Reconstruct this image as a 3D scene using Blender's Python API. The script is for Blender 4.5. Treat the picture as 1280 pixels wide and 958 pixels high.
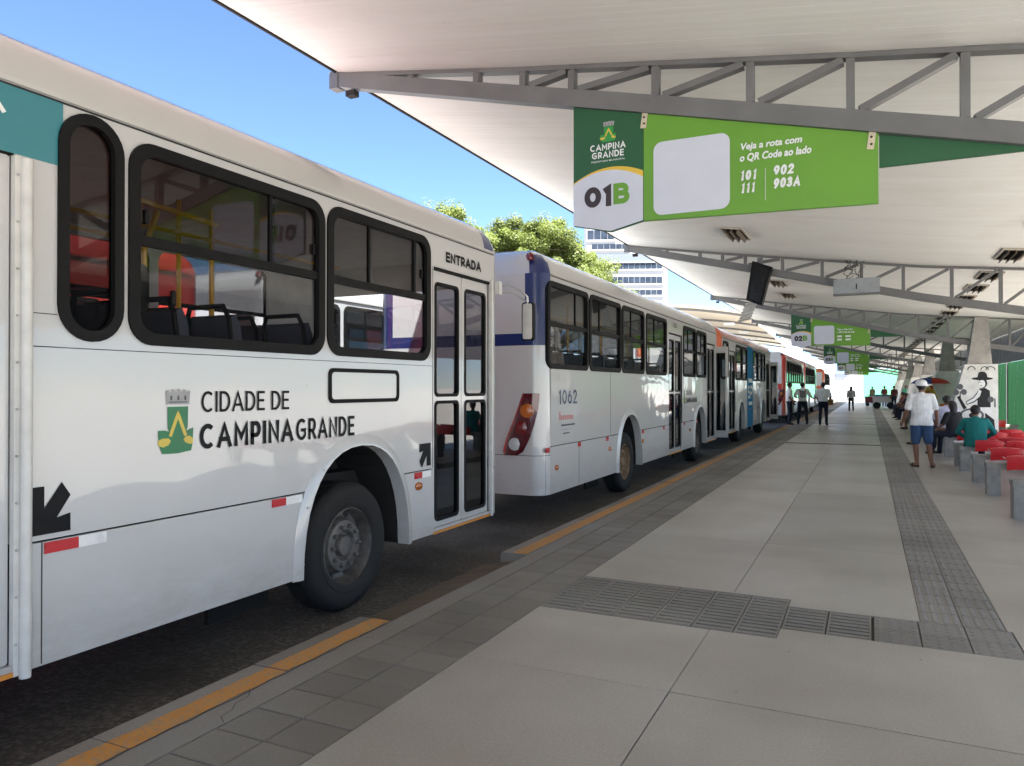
import bpy, bmesh, math, random
from math import radians as R, sin, cos, pi
from mathutils import Vector, Matrix
from mathutils.geometry import tessellate_polygon
random.seed(7)
S = bpy.context.scene
COL = S.collection
for o in list(bpy.data.objects): bpy.data.objects.remove(o)

# ------------------------------------------------------------------ camera, sky, sun, exposure
cam = bpy.data.objects.new('camera', bpy.data.cameras.new('camera')); COL.objects.link(cam)
cam.data.sensor_width = 36.0; cam.data.lens = 930.0/1280.0*36.0
cam.data.clip_start = 0.05; cam.data.clip_end = 2000
cam.location = (0, 0, 1.6)
cam.rotation_euler = (R(90+0.3696), 0, R(25.5704))
S.camera = cam
S.render.resolution_x = 1024; S.render.resolution_y = 766
SUN_EL, SUN_AZ = 66.0, 128.0           # azimuth clockwise from +Y
W = bpy.data.worlds.new('World'); S.world = W; W.use_nodes = True
wn = W.node_tree; wn.nodes.clear()
sky = wn.nodes.new('ShaderNodeTexSky'); sky.sky_type = 'NISHITA'; sky.sun_disc = False
sky.sun_elevation = R(SUN_EL); sky.sun_rotation = R(SUN_AZ)
sky.air_density = 0.85; sky.dust_density = 0.0; sky.ozone_density = 5.0; sky.altitude = 2200
bg = wn.nodes.new('ShaderNodeBackground'); bg.inputs[1].default_value = 0.05
wo = wn.nodes.new('ShaderNodeOutputWorld')
wn.links.new(sky.outputs[0], bg.inputs[0]); wn.links.new(bg.outputs[0], wo.inputs[0])
sl = bpy.data.lights.new('sun', 'SUN'); sl.energy = 5.0; sl.angle = R(0.53); sl.color = (1.0, 0.97, 0.92)
so = bpy.data.objects.new('sun', sl); COL.objects.link(so)
sd = Vector((sin(R(SUN_AZ))*cos(R(SUN_EL)), cos(R(SUN_AZ))*cos(R(SUN_EL)), sin(R(SUN_EL))))
so.rotation_euler = sd.to_track_quat('Z', 'Y').to_euler(); so.location = sd*60
S.view_settings.view_transform = 'Standard'; S.view_settings.look = 'None'
S.view_settings.exposure = 2.98; S.view_settings.gamma = 1.0
S.cycles.max_bounces = 10; S.cycles.diffuse_bounces = 5; S.cycles.glossy_bounces = 4; S.cycles.transparent_max_bounces = 16
S.cycles.sample_clamp_indirect = 6.0

# ------------------------------------------------------------------ materials
MATS = {}
def nodemat(name):
    m = bpy.data.materials.new(name); m.use_nodes = True
    nt = m.node_tree; b = nt.nodes['Principled BSDF']
    MATS[name] = m
    return m, nt, b
def coordnode(nt, scale=(1, 1, 1), kind='Object'):
    tc = nt.nodes.new('ShaderNodeTexCoord'); mp = nt.nodes.new('ShaderNodeMapping')
    mp.inputs['Scale'].default_value = scale
    nt.links.new(tc.outputs[kind], mp.inputs[0]); return mp.outputs[0]
def geoco(nt, scale=(1, 1, 1)):
    g = nt.nodes.new('ShaderNodeNewGeometry'); mp = nt.nodes.new('ShaderNodeMapping')
    mp.inputs['Scale'].default_value = scale
    nt.links.new(g.outputs['Position'], mp.inputs[0]); return mp.outputs[0]
def noise(nt, co, scale, detail=4, rough=0.55):
    n = nt.nodes.new('ShaderNodeTexNoise'); n.inputs['Scale'].default_value = scale
    n.inputs['Detail'].default_value = detail; n.inputs['Roughness'].default_value = rough
    nt.links.new(co, n.inputs['Vector']); return n.outputs['Fac']
def ramp(nt, fac, stops):
    r = nt.nodes.new('ShaderNodeValToRGB'); e = r.color_ramp.elements
    while len(e) < len(stops): e.new(0.5)
    for k, (p, c) in enumerate(stops):
        e[k].position = p; e[k].color = (c[0], c[1], c[2], 1) if not isinstance(c, (int, float)) else (c, c, c, 1)
    nt.links.new(fac, r.inputs[0]); return r.outputs[0]
def mixc(nt, fac, a, b, mode='MIX'):
    m = nt.nodes.new('ShaderNodeMix'); m.data_type = 'RGBA'; m.blend_type = mode
    for s, v in ((m.inputs[0], fac), (m.inputs[6], a), (m.inputs[7], b)):
        if isinstance(v, (int, float)): s.default_value = v
        elif isinstance(v, tuple): s.default_value = (*v[:3], 1)
        else: nt.links.new(v, s)
    return m.outputs[2]
def bump(nt, b, h, strength=0.3, dist=0.01):
    bp = nt.nodes.new('ShaderNodeBump'); bp.inputs['Strength'].default_value = strength; bp.inputs['Distance'].default_value = dist
    nt.links.new(h, bp.inputs['Height']); nt.links.new(bp.outputs[0], b.inputs['Normal'])
def mat(name, col, rough=0.5, metal=0.0, var=0.12, nscale=6.0, bmp=0.0, coat=0.0, spec=None):
    if name in MATS: return MATS[name]
    m, nt, b = nodemat(name)
    co = geoco(nt)
    f = noise(nt, co, nscale, 5, 0.6)
    dark = tuple(c*(1-var) for c in col); lite = tuple(min(1, c*(1+var)) for c in col)
    c = ramp(nt, f, [(0.3, dark), (0.7, lite)])
    nt.links.new(c, b.inputs['Base Color'])
    rr = ramp(nt, f, [(0.3, max(0, rough-0.06)), (0.7, min(1, rough+0.06))])
    nt.links.new(rr, b.inputs['Roughness'])
    b.inputs['Metallic'].default_value = metal
    if coat: b.inputs['Coat Weight'].default_value = coat; b.inputs['Coat Roughness'].default_value = 0.06
    if spec is not None: b.inputs['Specular IOR Level'].default_value = spec
    if bmp: bump(nt, b, f, bmp, 0.01)
    return m

def paint(name, col, grime=0.10):
    m, nt, b = nodemat(name)
    co = geoco(nt)
    f1 = noise(nt, co, 0.9, 3, 0.5); f2 = noise(nt, geoco(nt, (1, 1, 0.08)), 7, 3, 0.5)
    c = mixc(nt, ramp(nt, f2, [(0.0, 0.0), (1.0, grime*0.9)]), col, tuple(x*0.72 for x in col))
    c = mixc(nt, ramp(nt, f1, [(0.0, 0.0), (1.0, grime*0.6)]), c, (0.44, 0.40, 0.34))
    sz = nt.nodes.new('ShaderNodeSeparateXYZ'); nt.links.new(co, sz.inputs[0])
    mz = nt.nodes.new('ShaderNodeMapRange'); mz.inputs[1].default_value = 0.75; mz.inputs[2].default_value = 0.22; nt.links.new(sz.outputs[2], mz.inputs[0])
    n5 = noise(nt, geoco(nt, (1, 1, 2.2)), 3.5, 6, 0.75); mm = nt.nodes.new('ShaderNodeMath'); mm.operation = 'MULTIPLY'; nt.links.new(mz.outputs[0], mm.inputs[0]); nt.links.new(ramp(nt, n5, [(0.30, 0.0), (0.75, 0.55)]), mm.inputs[1])
    c = mixc(nt, mm.outputs[0], c, (0.27, 0.235, 0.19))
    n6 = noise(nt, geoco(nt, (1, 0.35, 1)), 26, 3, 0.7)
    c = mixc(nt, ramp(nt, n6, [(0.70, 0.0), (0.78, 0.25)]), c, (0.22, 0.20, 0.17))
    nt.links.new(c, b.inputs['Base Color'])
    nt.links.new(ramp(nt, f1, [(0.0, 0.26), (1.0, 0.32)]), b.inputs['Roughness'])
    b.inputs['Coat Weight'].default_value = 0.9; b.inputs['Coat Roughness'].default_value = 0.035
    f3 = noise(nt, geoco(nt, (1, 1, 1.4)), 1.1, 2, 0.4)
    bump(nt, b, f3, 0.30, 0.03)
    bp = [n for n in nt.nodes if n.bl_idname == 'ShaderNodeBump'][0]
    nt.links.new(bp.outputs[0], b.inputs['Coat Normal'])
    return m
WHITE = paint('white_paint', (0.54, 0.537, 0.53))
ROOFP = paint('roof_paint', (0.53, 0.52, 0.495), 0.10)
BLUE = paint('blue_paint', (0.005, 0.022, 0.12), 0.02)
REDP = paint('red_paint', (0.55, 0.045, 0.03), 0.03)
ORANGEP = paint('orange_paint', (0.62, 0.12, 0.035), 0.05)
TEALP = paint('teal_paint', (0.022, 0.20, 0.24), 0.05)
CYANP = mat('cyan_vinyl', (0.006, 0.19, 0.40), 0.7, spec=0.12)
SILVERP = paint('silver_paint', (0.50, 0.53, 0.60), 0.05)
RUBBER = mat('rubber', (0.0045, 0.0045, 0.005), 0.6, spec=0.2)
BLACK = mat('black_decal', (0.004, 0.004, 0.005), 0.5, spec=0.2)
DARK = mat('dark_underbody', (0.018, 0.017, 0.016), 0.8)
TYRE = mat('tyre_rubber', (0.011, 0.0105, 0.010), 0.8, var=0.35, nscale=14, bmp=0.2)
RIM = mat('rim_steel', (0.13, 0.12, 0.11), 0.55, 0.45, var=0.4, nscale=12)
RIMB = mat('rim_dusty', (0.22, 0.15, 0.09), 0.75, 0.2, var=0.35, nscale=9)
STEEL = mat('brushed_steel', (0.45, 0.45, 0.45), 0.35, 0.9)
GREYM = mat('truss_grey', (0.15, 0.15, 0.15), 0.5, 0.0, var=0.14, nscale=3)
INNER = mat('bus_lining', (0.55, 0.55, 0.54), 0.6)
FLOORB = mat('bus_floor', (0.08, 0.08, 0.085), 0.7)
YELLOW = mat('yellow_rail', (0.75, 0.40, 0.02), 0.4)
SEATM = mat('seat_navy', (0.05, 0.055, 0.085), 0.8)
SEATG = mat('seat_grey', (0.30, 0.31, 0.33), 0.8)
REFR = mat('reflector_red', (0.50, 0.01, 0.015), 0.3)
REFW = mat('reflector_white', (0.78, 0.78, 0.78), 0.3)
AMBER = mat('amber_lens', (0.42, 0.10, 0.008), 0.2, coat=0.6)
LENSR = mat('red_lens', (0.085, 0.003, 0.007), 0.18, coat=0.8)
LENSR2 = mat('red_lens_bright', (0.16, 0.006, 0.008), 0.18, coat=0.8)
LENSW = mat('clear_lens', (0.55, 0.55, 0.55), 0.2, coat=0.8)
ORSTEP = mat('step_edge_orange', (0.62, 0.24, 0.03), 0.6)
CGREEN = mat('crest_green', (0.015, 0.17, 0.06), 0.4)
CYELL = mat('crest_yellow', (0.62, 0.47, 0.07), 0.4)
CGREY = mat('crest_grey', (0.33, 0.33, 0.33), 0.5)
SGREEN = mat('sign_green', (0.135, 0.335, 0.028), 0.45, var=0.05, nscale=2)
SDARK = mat('sign_dark_green', (0.012, 0.095, 0.032), 0.45, var=0.06, nscale=2)
SWHITE = mat('sign_white', (0.62, 0.64, 0.72), 0.45, var=0.03)
SYELL = mat('sign_yellow', (0.72, 0.48, 0.05), 0.45)
SBROWN = mat('sign_brown', (0.035, 0.022, 0.025), 0.45)
TWHITE = mat('text_white', (0.80, 0.82, 0.80), 0.5, var=0.02)
MIRROR = mat('mirror_glass', (0.8, 0.8, 0.8), 0.03, 1.0)
CONC = mat('pier_concrete', (0.34, 0.325, 0.30), 0.85, var=0.22, nscale=4, bmp=0.4)
WHITEW = mat('whitewash', (0.66, 0.65, 0.61), 0.85, var=0.12, nscale=5, bmp=0.3)
BENCHC = mat('bench_concrete', (0.25, 0.245, 0.225), 0.85, var=0.2, nscale=9, bmp=0.4)
REDSEAT = mat('red_plastic', (0.56, 0.012, 0.018), 0.32, coat=0.3, var=0.08)
FENCE = mat('green_sheet', (0.045, 0.23, 0.085), 0.5, var=0.15)
def _backlit():                 # thin green tarpaulin: daylight from outside glows through it
    nt = FENCE.node_tree; b = nt.nodes['Principled BSDF']; out = [n for n in nt.nodes if n.bl_idname == 'ShaderNodeOutputMaterial'][0]
    tl_ = nt.nodes.new('ShaderNodeBsdfTranslucent'); tl_.inputs[0].default_value = (0.02, 0.075, 0.032, 1); ms = nt.nodes.new('ShaderNodeMixShader'); ms.inputs[0].default_value = 0.45
    nt.links.new(b.outputs[0], ms.inputs[1]); nt.links.new(tl_.outputs[0], ms.inputs[2]); nt.links.new(ms.outputs[0], out.inputs[0])
_backlit()
CORR = mat('corrugated_zinc', (0.20, 0.20, 0.20), 0.55, 0.3, var=0.25)
BRASS = mat('bracket_plate', (0.62, 0.54, 0.40), 0.5, 0.3)
ALU = mat('white_frame', (0.62, 0.61, 0.58), 0.4)
SLATD = mat('louvre_brown', (0.13, 0.10, 0.07), 0.6, var=0.3)
MURALK = mat('mural_black', (0.015, 0.015, 0.016), 0.8)
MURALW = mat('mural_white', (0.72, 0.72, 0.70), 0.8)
MURALG = mat('mural_grey', (0.10, 0.10, 0.105), 0.8)

def glassmat(name, tint, gl=0.04, rough=0.015):
    m = bpy.data.materials.new(name); m.use_nodes = True; nt = m.node_tree; nt.nodes.clear()
    out = nt.nodes.new('ShaderNodeOutputMaterial'); mx = nt.nodes.new('ShaderNodeMixShader')
    tr = nt.nodes.new('ShaderNodeBsdfTransparent'); tr.inputs[0].default_value = (*tint, 1)
    gs = nt.nodes.new('ShaderNodeBsdfGlossy'); gs.inputs['Roughness'].default_value = rough
    gs.inputs['Color'].default_value = (0.95, 0.95, 0.95, 1)
    lw = nt.nodes.new('ShaderNodeLayerWeight'); lw.inputs[0].default_value = 0.5
    pw = nt.nodes.new('ShaderNodeMath'); pw.operation = 'POWER'; pw.inputs[1].default_value = 4.2; nt.links.new(lw.outputs['Facing'], pw.inputs[0])
    fr = nt.nodes.new('ShaderNodeMath'); fr.operation = 'MULTIPLY_ADD'; fr.inputs[1].default_value = 0.9; fr.inputs[2].default_value = 0.05; nt.links.new(pw.outputs[0], fr.inputs[0])
    nz = noise(nt, geoco(nt), 1.7, 2, 0.5); bp = nt.nodes.new('ShaderNodeBump'); bp.inputs['Strength'].default_value = 0.06; bp.inputs['Distance'].default_value = 0.02
    nt.links.new(nz, bp.inputs['Height']); nt.links.new(bp.outputs[0], gs.inputs['Normal'])
    nt.links.new(fr.outputs[0], mx.inputs[0]); nt.links.new(tr.outputs[0], mx.inputs[1]); nt.links.new(gs.outputs[0], mx.inputs[2])
    nt.links.new(mx.outputs[0], out.inputs[0]); MATS[name] = m; return m
GLASS_D = glassmat('glass_tinted', (0.28, 0.285, 0.29))
GLASS_C = glassmat('glass_clear', (0.62, 0.64, 0.65))
GLASS_K = glassmat('glass_dark', (0.10, 0.105, 0.11))

def concrete(name, base, speck=0.35, rough=(0.30, 0.55), stain=(0.20, 0.16, 0.12), island=True):
    m, nt, b = nodemat(name); co = geoco(nt)
    f1 = noise(nt, co, 0.55, 3, 0.5); f2 = noise(nt, co, 3.2, 4, 0.6); f3 = noise(nt, co, 70, 3, 0.7); f4 = noise(nt, geoco(nt, (0.8, 1.1, 1)), 0.8, 2, 0.45)
    c = ramp(nt, f1, [(0.30, tuple(x*0.82 for x in base)), (0.52, base), (0.75, tuple(x*1.12 for x in base))])
    c = mixc(nt, ramp(nt, f2, [(0.30, 0.0), (0.78, 0.48)]), c, tuple(x*0.74 for x in base))
    c = mixc(nt, ramp(nt, f4, [(0.36, 0.0), (0.70, 0.62)]), c, stain)
    c = mixc(nt, ramp(nt, f3, [(0.34, speck), (0.47, 0.0)]), c, tuple(x*0.45 for x in base))
    c = mixc(nt, ramp(nt, f3, [(0.55, 0.0), (0.70, speck*0.8)]), c, tuple(min(1, x*1.5) for x in base))
    v = nt.nodes.new('ShaderNodeTexVoronoi'); v.inputs['Scale'].default_value = 3.1; nt.links.new(co, v.inputs['Vector'])
    c = mixc(nt, ramp(nt, v.outputs['Distance'], [(0.020, 0.8), (0.036, 0.0)]), c, (0.04, 0.036, 0.032))
    v2 = nt.nodes.new('ShaderNodeTexVoronoi'); v2.inputs['Scale'].default_value = 0.9; nt.links.new(geoco(nt, (1, 1.3, 1)), v2.inputs['Vector'])
    c = mixc(nt, ramp(nt, v2.outputs['Distance'], [(0.0, 0.12), (1.0, 0.0)]), c, tuple(x*0.5 for x in stain))
    f6 = noise(nt, geoco(nt, (3.0, 0.25, 1)), 1.6, 3, 0.5); c = mixc(nt, ramp(nt, f6, [(0.25, 0.0), (0.90, 0.40)]), c, tuple(x*0.62 for x in base))
    f7 = noise(nt, co, 240, 2, 0.6); c = mixc(nt, ramp(nt, f7, [(0.38, 0.25), (0.5, 0.0)]), c, tuple(x*0.5 for x in base))
    oi = nt.nodes.new('ShaderNodeObjectInfo')
    c = mixc(nt, 1.0, c, ramp(nt, oi.outputs['Random'], [(0, 0.86), (1, 1.08)]), 'MULTIPLY')
    nt.links.new(c, b.inputs['Base Color'])
    nt.links.new(ramp(nt, f1, [(0.3, rough[0]), (0.7, rough[1])]), b.inputs['Roughness'])
    bump(nt, b, f3, 0.10, 0.003)
    return m
SLAB = concrete('platform_concrete', (0.50, 0.48, 0.43), rough=(0.28, 0.46), stain=(0.27, 0.225, 0.175))
KERBC = concrete('kerb_concrete', (0.27, 0.26, 0.24), rough=(0.6, 0.85))
PAVER = concrete('paver_grey', (0.255, 0.242, 0.215), rough=(0.45, 0.7), stain=(0.10, 0.085, 0.07))
TACT = concrete('tactile_grey', (0.29, 0.278, 0.252), rough=(0.4, 0.65), stain=(0.11, 0.10, 0.09))
JOINT = mat('joint_bed', (0.055, 0.050, 0.045), 0.9)
DUST = concrete('dusty_mortar', (0.12, 0.092, 0.068), rough=(0.8, 0.95))

def kerbpaint():
    m, nt, b = nodemat('kerb_yellow_paint'); co = geoco(nt)
    f = noise(nt, co, 7, 6, 0.7); f2 = noise(nt, co, 45, 4, 0.7)
    c = ramp(nt, f, [(0.3, (0.46, 0.19, 0.030)), (0.7, (0.62, 0.28, 0.045))])
    c = mixc(nt, ramp(nt, f2, [(0.48, 0.0), (0.60, 0.8)]), c, (0.27, 0.22, 0.16))
    c = mixc(nt, ramp(nt, f, [(0.50, 0.0), (0.66, 0.7)]), c, (0.30, 0.22, 0.13))
    nt.links.new(c, b.inputs['Base Color']); b.inputs['Roughness'].default_value = 0.75
    return m
KYEL = kerbpaint()
def asphalt():
    m, nt, b = nodemat('asphalt'); co = geoco(nt)
    f = noise(nt, co, 0.5, 5, 0.6); f2 = noise(nt, co, 55, 2, 0.8)
    v = nt.nodes.new('ShaderNodeTexVoronoi'); v.inputs['Scale'].default_value = 42; nt.links.new(co, v.inputs['Vector'])
    c = ramp(nt, f, [(0.3, (0.040, 0.038, 0.036)), (0.7, (0.060, 0.056, 0.050))])
    c = mixc(nt, ramp(nt, v.outputs['Color'], [(0.45, 0.0), (0.9, 0.8)]), c, (0.13, 0.12, 0.11))
    c = mixc(nt, ramp(nt, f2, [(0.3, 0.6), (0.5, 0)]), c, (0.018, 0.017, 0.016))
    fo = noise(nt, co, 1.1, 3, 0.5); c = mixc(nt, ramp(nt, fo, [(0.50, 0.0), (0.72, 0.75)]), c, (0.014, 0.013, 0.012))
    # road dust gathered against the kerb
    sx = nt.nodes.new('ShaderNodeSeparateXYZ'); nt.links.new(co, sx.inputs[0])
    ad = nt.nodes.new('ShaderNodeMath'); ad.operation = 'ADD'
    n2 = noise(nt, co, 2.5, 5, 0.7); ms = nt.nodes.new('ShaderNodeMath'); ms.operation = 'MULTIPLY'; ms.inputs[1].default_value = 0.5
    nt.links.new(n2, ms.inputs[0]); nt.links.new(sx.outputs[0], ad.inputs[0]); nt.links.new(ms.outputs[0], ad.inputs[1])
    mr = nt.nodes.new('ShaderNodeMapRange'); mr.inputs[1].default_value = -3.20; mr.inputs[2].default_value = -2.70; nt.links.new(ad.outputs[0], mr.inputs[0])
    c = mixc(nt, mr.outputs[0], c, (0.13, 0.095, 0.065))
    nt.links.new(c, b.inputs['Base Color']); b.inputs['Roughness'].default_value = 0.85
    bump(nt, b, v.outputs['Distance'], 0.6, 0.008)
    return m
ASPH = asphalt()
def ceilmat():
    m, nt, b = nodemat('ceiling_lining'); co = geoco(nt)
    f = noise(nt, geoco(nt, (0.25, 3.0, 1)), 1.2, 5, 0.6); f2 = noise(nt, co, 0.8, 5, 0.6); f3 = noise(nt, co, 2.6, 4, 0.7)
    c = ramp(nt, f, [(0.3, (0.775, 0.775, 0.745)), (0.7, (0.83, 0.835, 0.805))])
    c = mixc(nt, ramp(nt, f2, [(0.5, 0), (0.8, 0.35)]), c, (0.58, 0.53, 0.45))
    c = mixc(nt, ramp(nt, f3, [(0.70, 0), (0.80, 0.5)]), c, (0.40, 0.35, 0.29))
    nt.links.new(c, b.inputs['Base Color']); b.inputs['Roughness'].default_value = 0.6
    w = nt.nodes.new('ShaderNodeSeparateXYZ'); nt.links.new(co, w.inputs[0])
    m1 = nt.nodes.new('ShaderNodeMath'); m1.operation = 'MULTIPLY'; m1.inputs[1].default_value = 10.0; nt.links.new(w.outputs[1], m1.inputs[0])
    m2 = nt.nodes.new('ShaderNodeMath'); m2.operation = 'FRACT'; nt.links.new(m1.outputs[0], m2.inputs[0])
    gr = ramp(nt, m2.outputs[0], [(0.0, 0.0), (0.10, 1.0)])
    bump(nt, b, gr, 0.25, 0.006)
    c = mixc(nt, 1.0, c, ramp(nt, m2.outputs[0], [(0.0, 0.93), (0.08, 1.0)]), 'MULTIPLY')
    n7 = noise(nt, geoco(nt, (0.5, 9.0, 1)), 1.0, 4, 0.7); c = mixc(nt, ramp(nt, n7, [(0.35, 0.0), (0.95, 0.35)]), c, (0.62, 0.57, 0.49))
    nt.links.new(c, b.inputs['Base Color'])
    return m
CEIL = ceilmat()

# ------------------------------------------------------------------ mesh helpers
class MB:
    def __init__(s): s.v = []; s.f = []; s.m = []; s.k = 0
    def add(s, vs, fs, mi=None):
        o = len(s.v); s.v += [tuple(v) for v in vs]
        for f in fs: s.f.append([i+o for i in f]); s.m.append(s.k if mi is None else mi)
        return s
    def box(s, a, b, mi=None):
        x0, y0, z0 = [min(p, q) for p, q in zip(a, b)]; x1, y1, z1 = [max(p, q) for p, q in zip(a, b)]
        return s.add([(x0,y0,z0),(x1,y0,z0),(x1,y1,z0),(x0,y1,z0),(x0,y0,z1),(x1,y0,z1),(x1,y1,z1),(x0,y1,z1)],
                     [(0,3,2,1),(4,5,6,7),(0,1,5,4),(1,2,6,5),(2,3,7,6),(3,0,4,7)], mi)
    def bar(s, p, q, w, h, up=(0,0,1), mi=None):
        p = Vector(p); q = Vector(q); d = (q-p).normalized(); u = Vector(up)
        a = d.cross(u)
        if a.length < 1e-4: a = d.cross(Vector((1,0,0)))
        a.normalize(); c = a.cross(d).normalized()
        vs = []
        for e in (p, q):
            for i, j in ((-1,-1),(1,-1),(1,1),(-1,1)): vs.append(e+a*(w/2*i)+c*(h/2*j))
        return s.add(vs, [(3,2,1,0),(4,5,6,7),(0,1,5,4),(1,2,6,5),(2,3,7,6),(3,0,4,7)], mi)
    def tube(s, pts, r, n=8, mi=None, cap=True):
        pts = [Vector(p) for p in pts]; o = len(s.v); vs = []
        rs = r if isinstance(r, (list, tuple)) else [r]*len(pts)
        ref = None
        for i, p in enumerate(pts):
            d = (pts[min(i+1, len(pts)-1)]-pts[max(i-1, 0)]).normalized()
            if ref is None:
                ref = d.cross(Vector((0.13, 0.31, 0.94)))
                if ref.length < 1e-3: ref = d.cross(Vector((1,0,0)))
            ref = (ref-d*ref.dot(d)).normalized(); b2 = d.cross(ref)
            for k in range(n):
                a = 2*pi*k/n; vs.append(p+(ref*cos(a)+b2*sin(a))*rs[i])
        fs = []
        for i in range(len(pts)-1):
            for k in range(n):
                k2 = (k+1) % n; fs.append((i*n+k, i*n+k2, (i+1)*n+k2, (i+1)*n+k))
        if cap: fs.append(tuple(reversed(range(n)))); fs.append(tuple(range((len(pts)-1)*n, len(pts)*n)))
        return s.add(vs, fs, mi)
    def disc(s, c, axis, r, depth, n=24, mi=None, r2=None):
        c = Vector(c); ax = Vector(axis).normalized()
        return s.tube([c, c+ax*depth], [r, r if r2 is None else r2], n, mi)
    def lathe(s, c, axis, prof, n=32, mi=None):       # prof: list of (radius, offset along axis)
        c = Vector(c); ax = Vector(axis).normalized(); a = ax.orthogonal().normalized(); b2 = ax.cross(a)
        vs = []
        for r, t in prof:
            for k in range(n):
                q = 2*pi*k/n; vs.append(c+ax*t+(a*cos(q)+b2*sin(q))*r)
        fs = []
        for i in range(len(prof)-1):
            for k in range(n):
                k2 = (k+1) % n; fs.append((i*n+k, i*n+k2, (i+1)*n+k2, (i+1)*n+k))
        return s.add(vs, fs, mi)
    def poly(s, outer, holes, fn, mi=None):            # planar polygon with holes; fn maps (a,b) -> xyz
        loops = [outer]+list(holes); flat = [p for l in loops for p in l]
        tris = tessellate_polygon([[Vector((p[0], p[1], 0)) for p in l] for l in loops])
        return s.add([fn(*p) for p in flat], [tuple(t) for t in tris], mi)
    def prism(s, outer, fn0, fn1, mi=None, holes=()):  # extruded polygon, fn0 = front face
        s.poly(outer, holes, fn0, mi); s.poly(outer, holes, fn1, mi)
        for l in [outer]+list(holes):
            n = len(l); s.add([fn0(*p) for p in l]+[fn1(*p) for p in l], [(i, (i+1) % n, n+(i+1) % n, n+i) for i in range(n)], mi)
        return s
    def build(s, name, mats, parent=None, smooth=False, loc=None, rot=None, fix=True):
        me = bpy.data.meshes.new(name); me.from_pydata(s.v, [], s.f)
        if not isinstance(mats, (list, tuple)): mats = [mats]
        for m in mats: me.materials.append(m)
        if len(mats) > 1: me.polygons.foreach_set('material_index', s.m)
        if fix:
            bm = bmesh.new(); bm.from_mesh(me); bmesh.ops.recalc_face_normals(bm, faces=bm.faces); bm.to_mesh(me); bm.free()
        if smooth:
            me.polygons.foreach_set('use_smooth', [True]*len(me.polygons))
            try: me.set_sharp_from_angle(angle=R(40))
            except Exception: pass
        me.update()
        return link(name, me, parent, loc, rot)
def link(name, me, parent=None, loc=None, rot=None):
    o = bpy.data.objects.new(name, me); COL.objects.link(o)
    if parent is not None: o.parent = parent
    if loc is not None: o.location = loc
    if rot is not None: o.rotation_euler = rot
    return o
def tag(o, label=None, cat=None, group=None, kind=None):
    if label: o['label'] = label
    if cat: o['category'] = cat
    if group: o['group'] = group
    if kind: o['kind'] = kind
    return o
def thing(name, label, cat, loc=(0,0,0), rz=0, group=None):
    o = bpy.data.objects.new(name, None); COL.objects.link(o); o.location = loc; o.rotation_euler = (0, 0, rz); o.empty_display_size = 0.2
    return tag(o, label, cat, group)
def copy_tree(o, parent=None):
    c = o.copy(); COL.objects.link(c); c.parent = parent
    for ch in list(o.children): copy_tree(ch, c)
    return c
def rr(y0, y1, z0, z1, r, n=6):
    r = min(r, (y1-y0)/2-1e-4, (z1-z0)/2-1e-4); out = []
    for cx, cz, a0 in ((y1-r, z1-r, 0), (y0+r, z1-r, 90), (y0+r, z0+r, 180), (y1-r, z0+r, 270)):
        for k in range(n+1):
            a = R(a0+90*k/n); out.append((cx+r*cos(a), cz+r*sin(a)))
    return out
def text_mesh(s, w, h, bold=0.0, shear=0.0, spacing=1.0):
    cu = bpy.data.curves.new('lettering', 'FONT'); cu.body = s; cu.offset = bold; cu.shear = shear; cu.space_character = spacing
    cu.resolution_u = 3
    ob = bpy.data.objects.new('lettering', cu); COL.objects.link(ob)
    dg = bpy.context.evaluated_depsgraph_get(); me = bpy.data.meshes.new_from_object(ob.evaluated_get(dg))
    bpy.data.objects.remove(ob); bpy.data.curves.remove(cu)
    xs = [v.co.x for v in me.vertices]; ys = [v.co.y for v in me.vertices]
    x0, x1, y0, y1 = min(xs), max(xs), min(ys), max(ys)
    for v in me.vertices:
        v.co.x = (v.co.x-x0)/(x1-x0)*w; v.co.y = (v.co.y-y0)/(y1-y0)*h; v.co.z = 0
    me.update(); return me
def text(s, m, parent, loc, rot, w, h, bold=0.0, shear=0.0, spacing=1.0, name='lettering'):
    me = text_mesh(s, w, h, bold, shear, spacing); me.materials.clear(); me.materials.append(m)
    return link(name, me, parent, loc, rot)
def _arc(cx, cy, rx, ry, a0, a1, n=14): return [(cx+rx*cos(R(a0+(a1-a0)*k/n)), cy+ry*sin(R(a0+(a1-a0)*k/n))) for k in range(n+1)]
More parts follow.
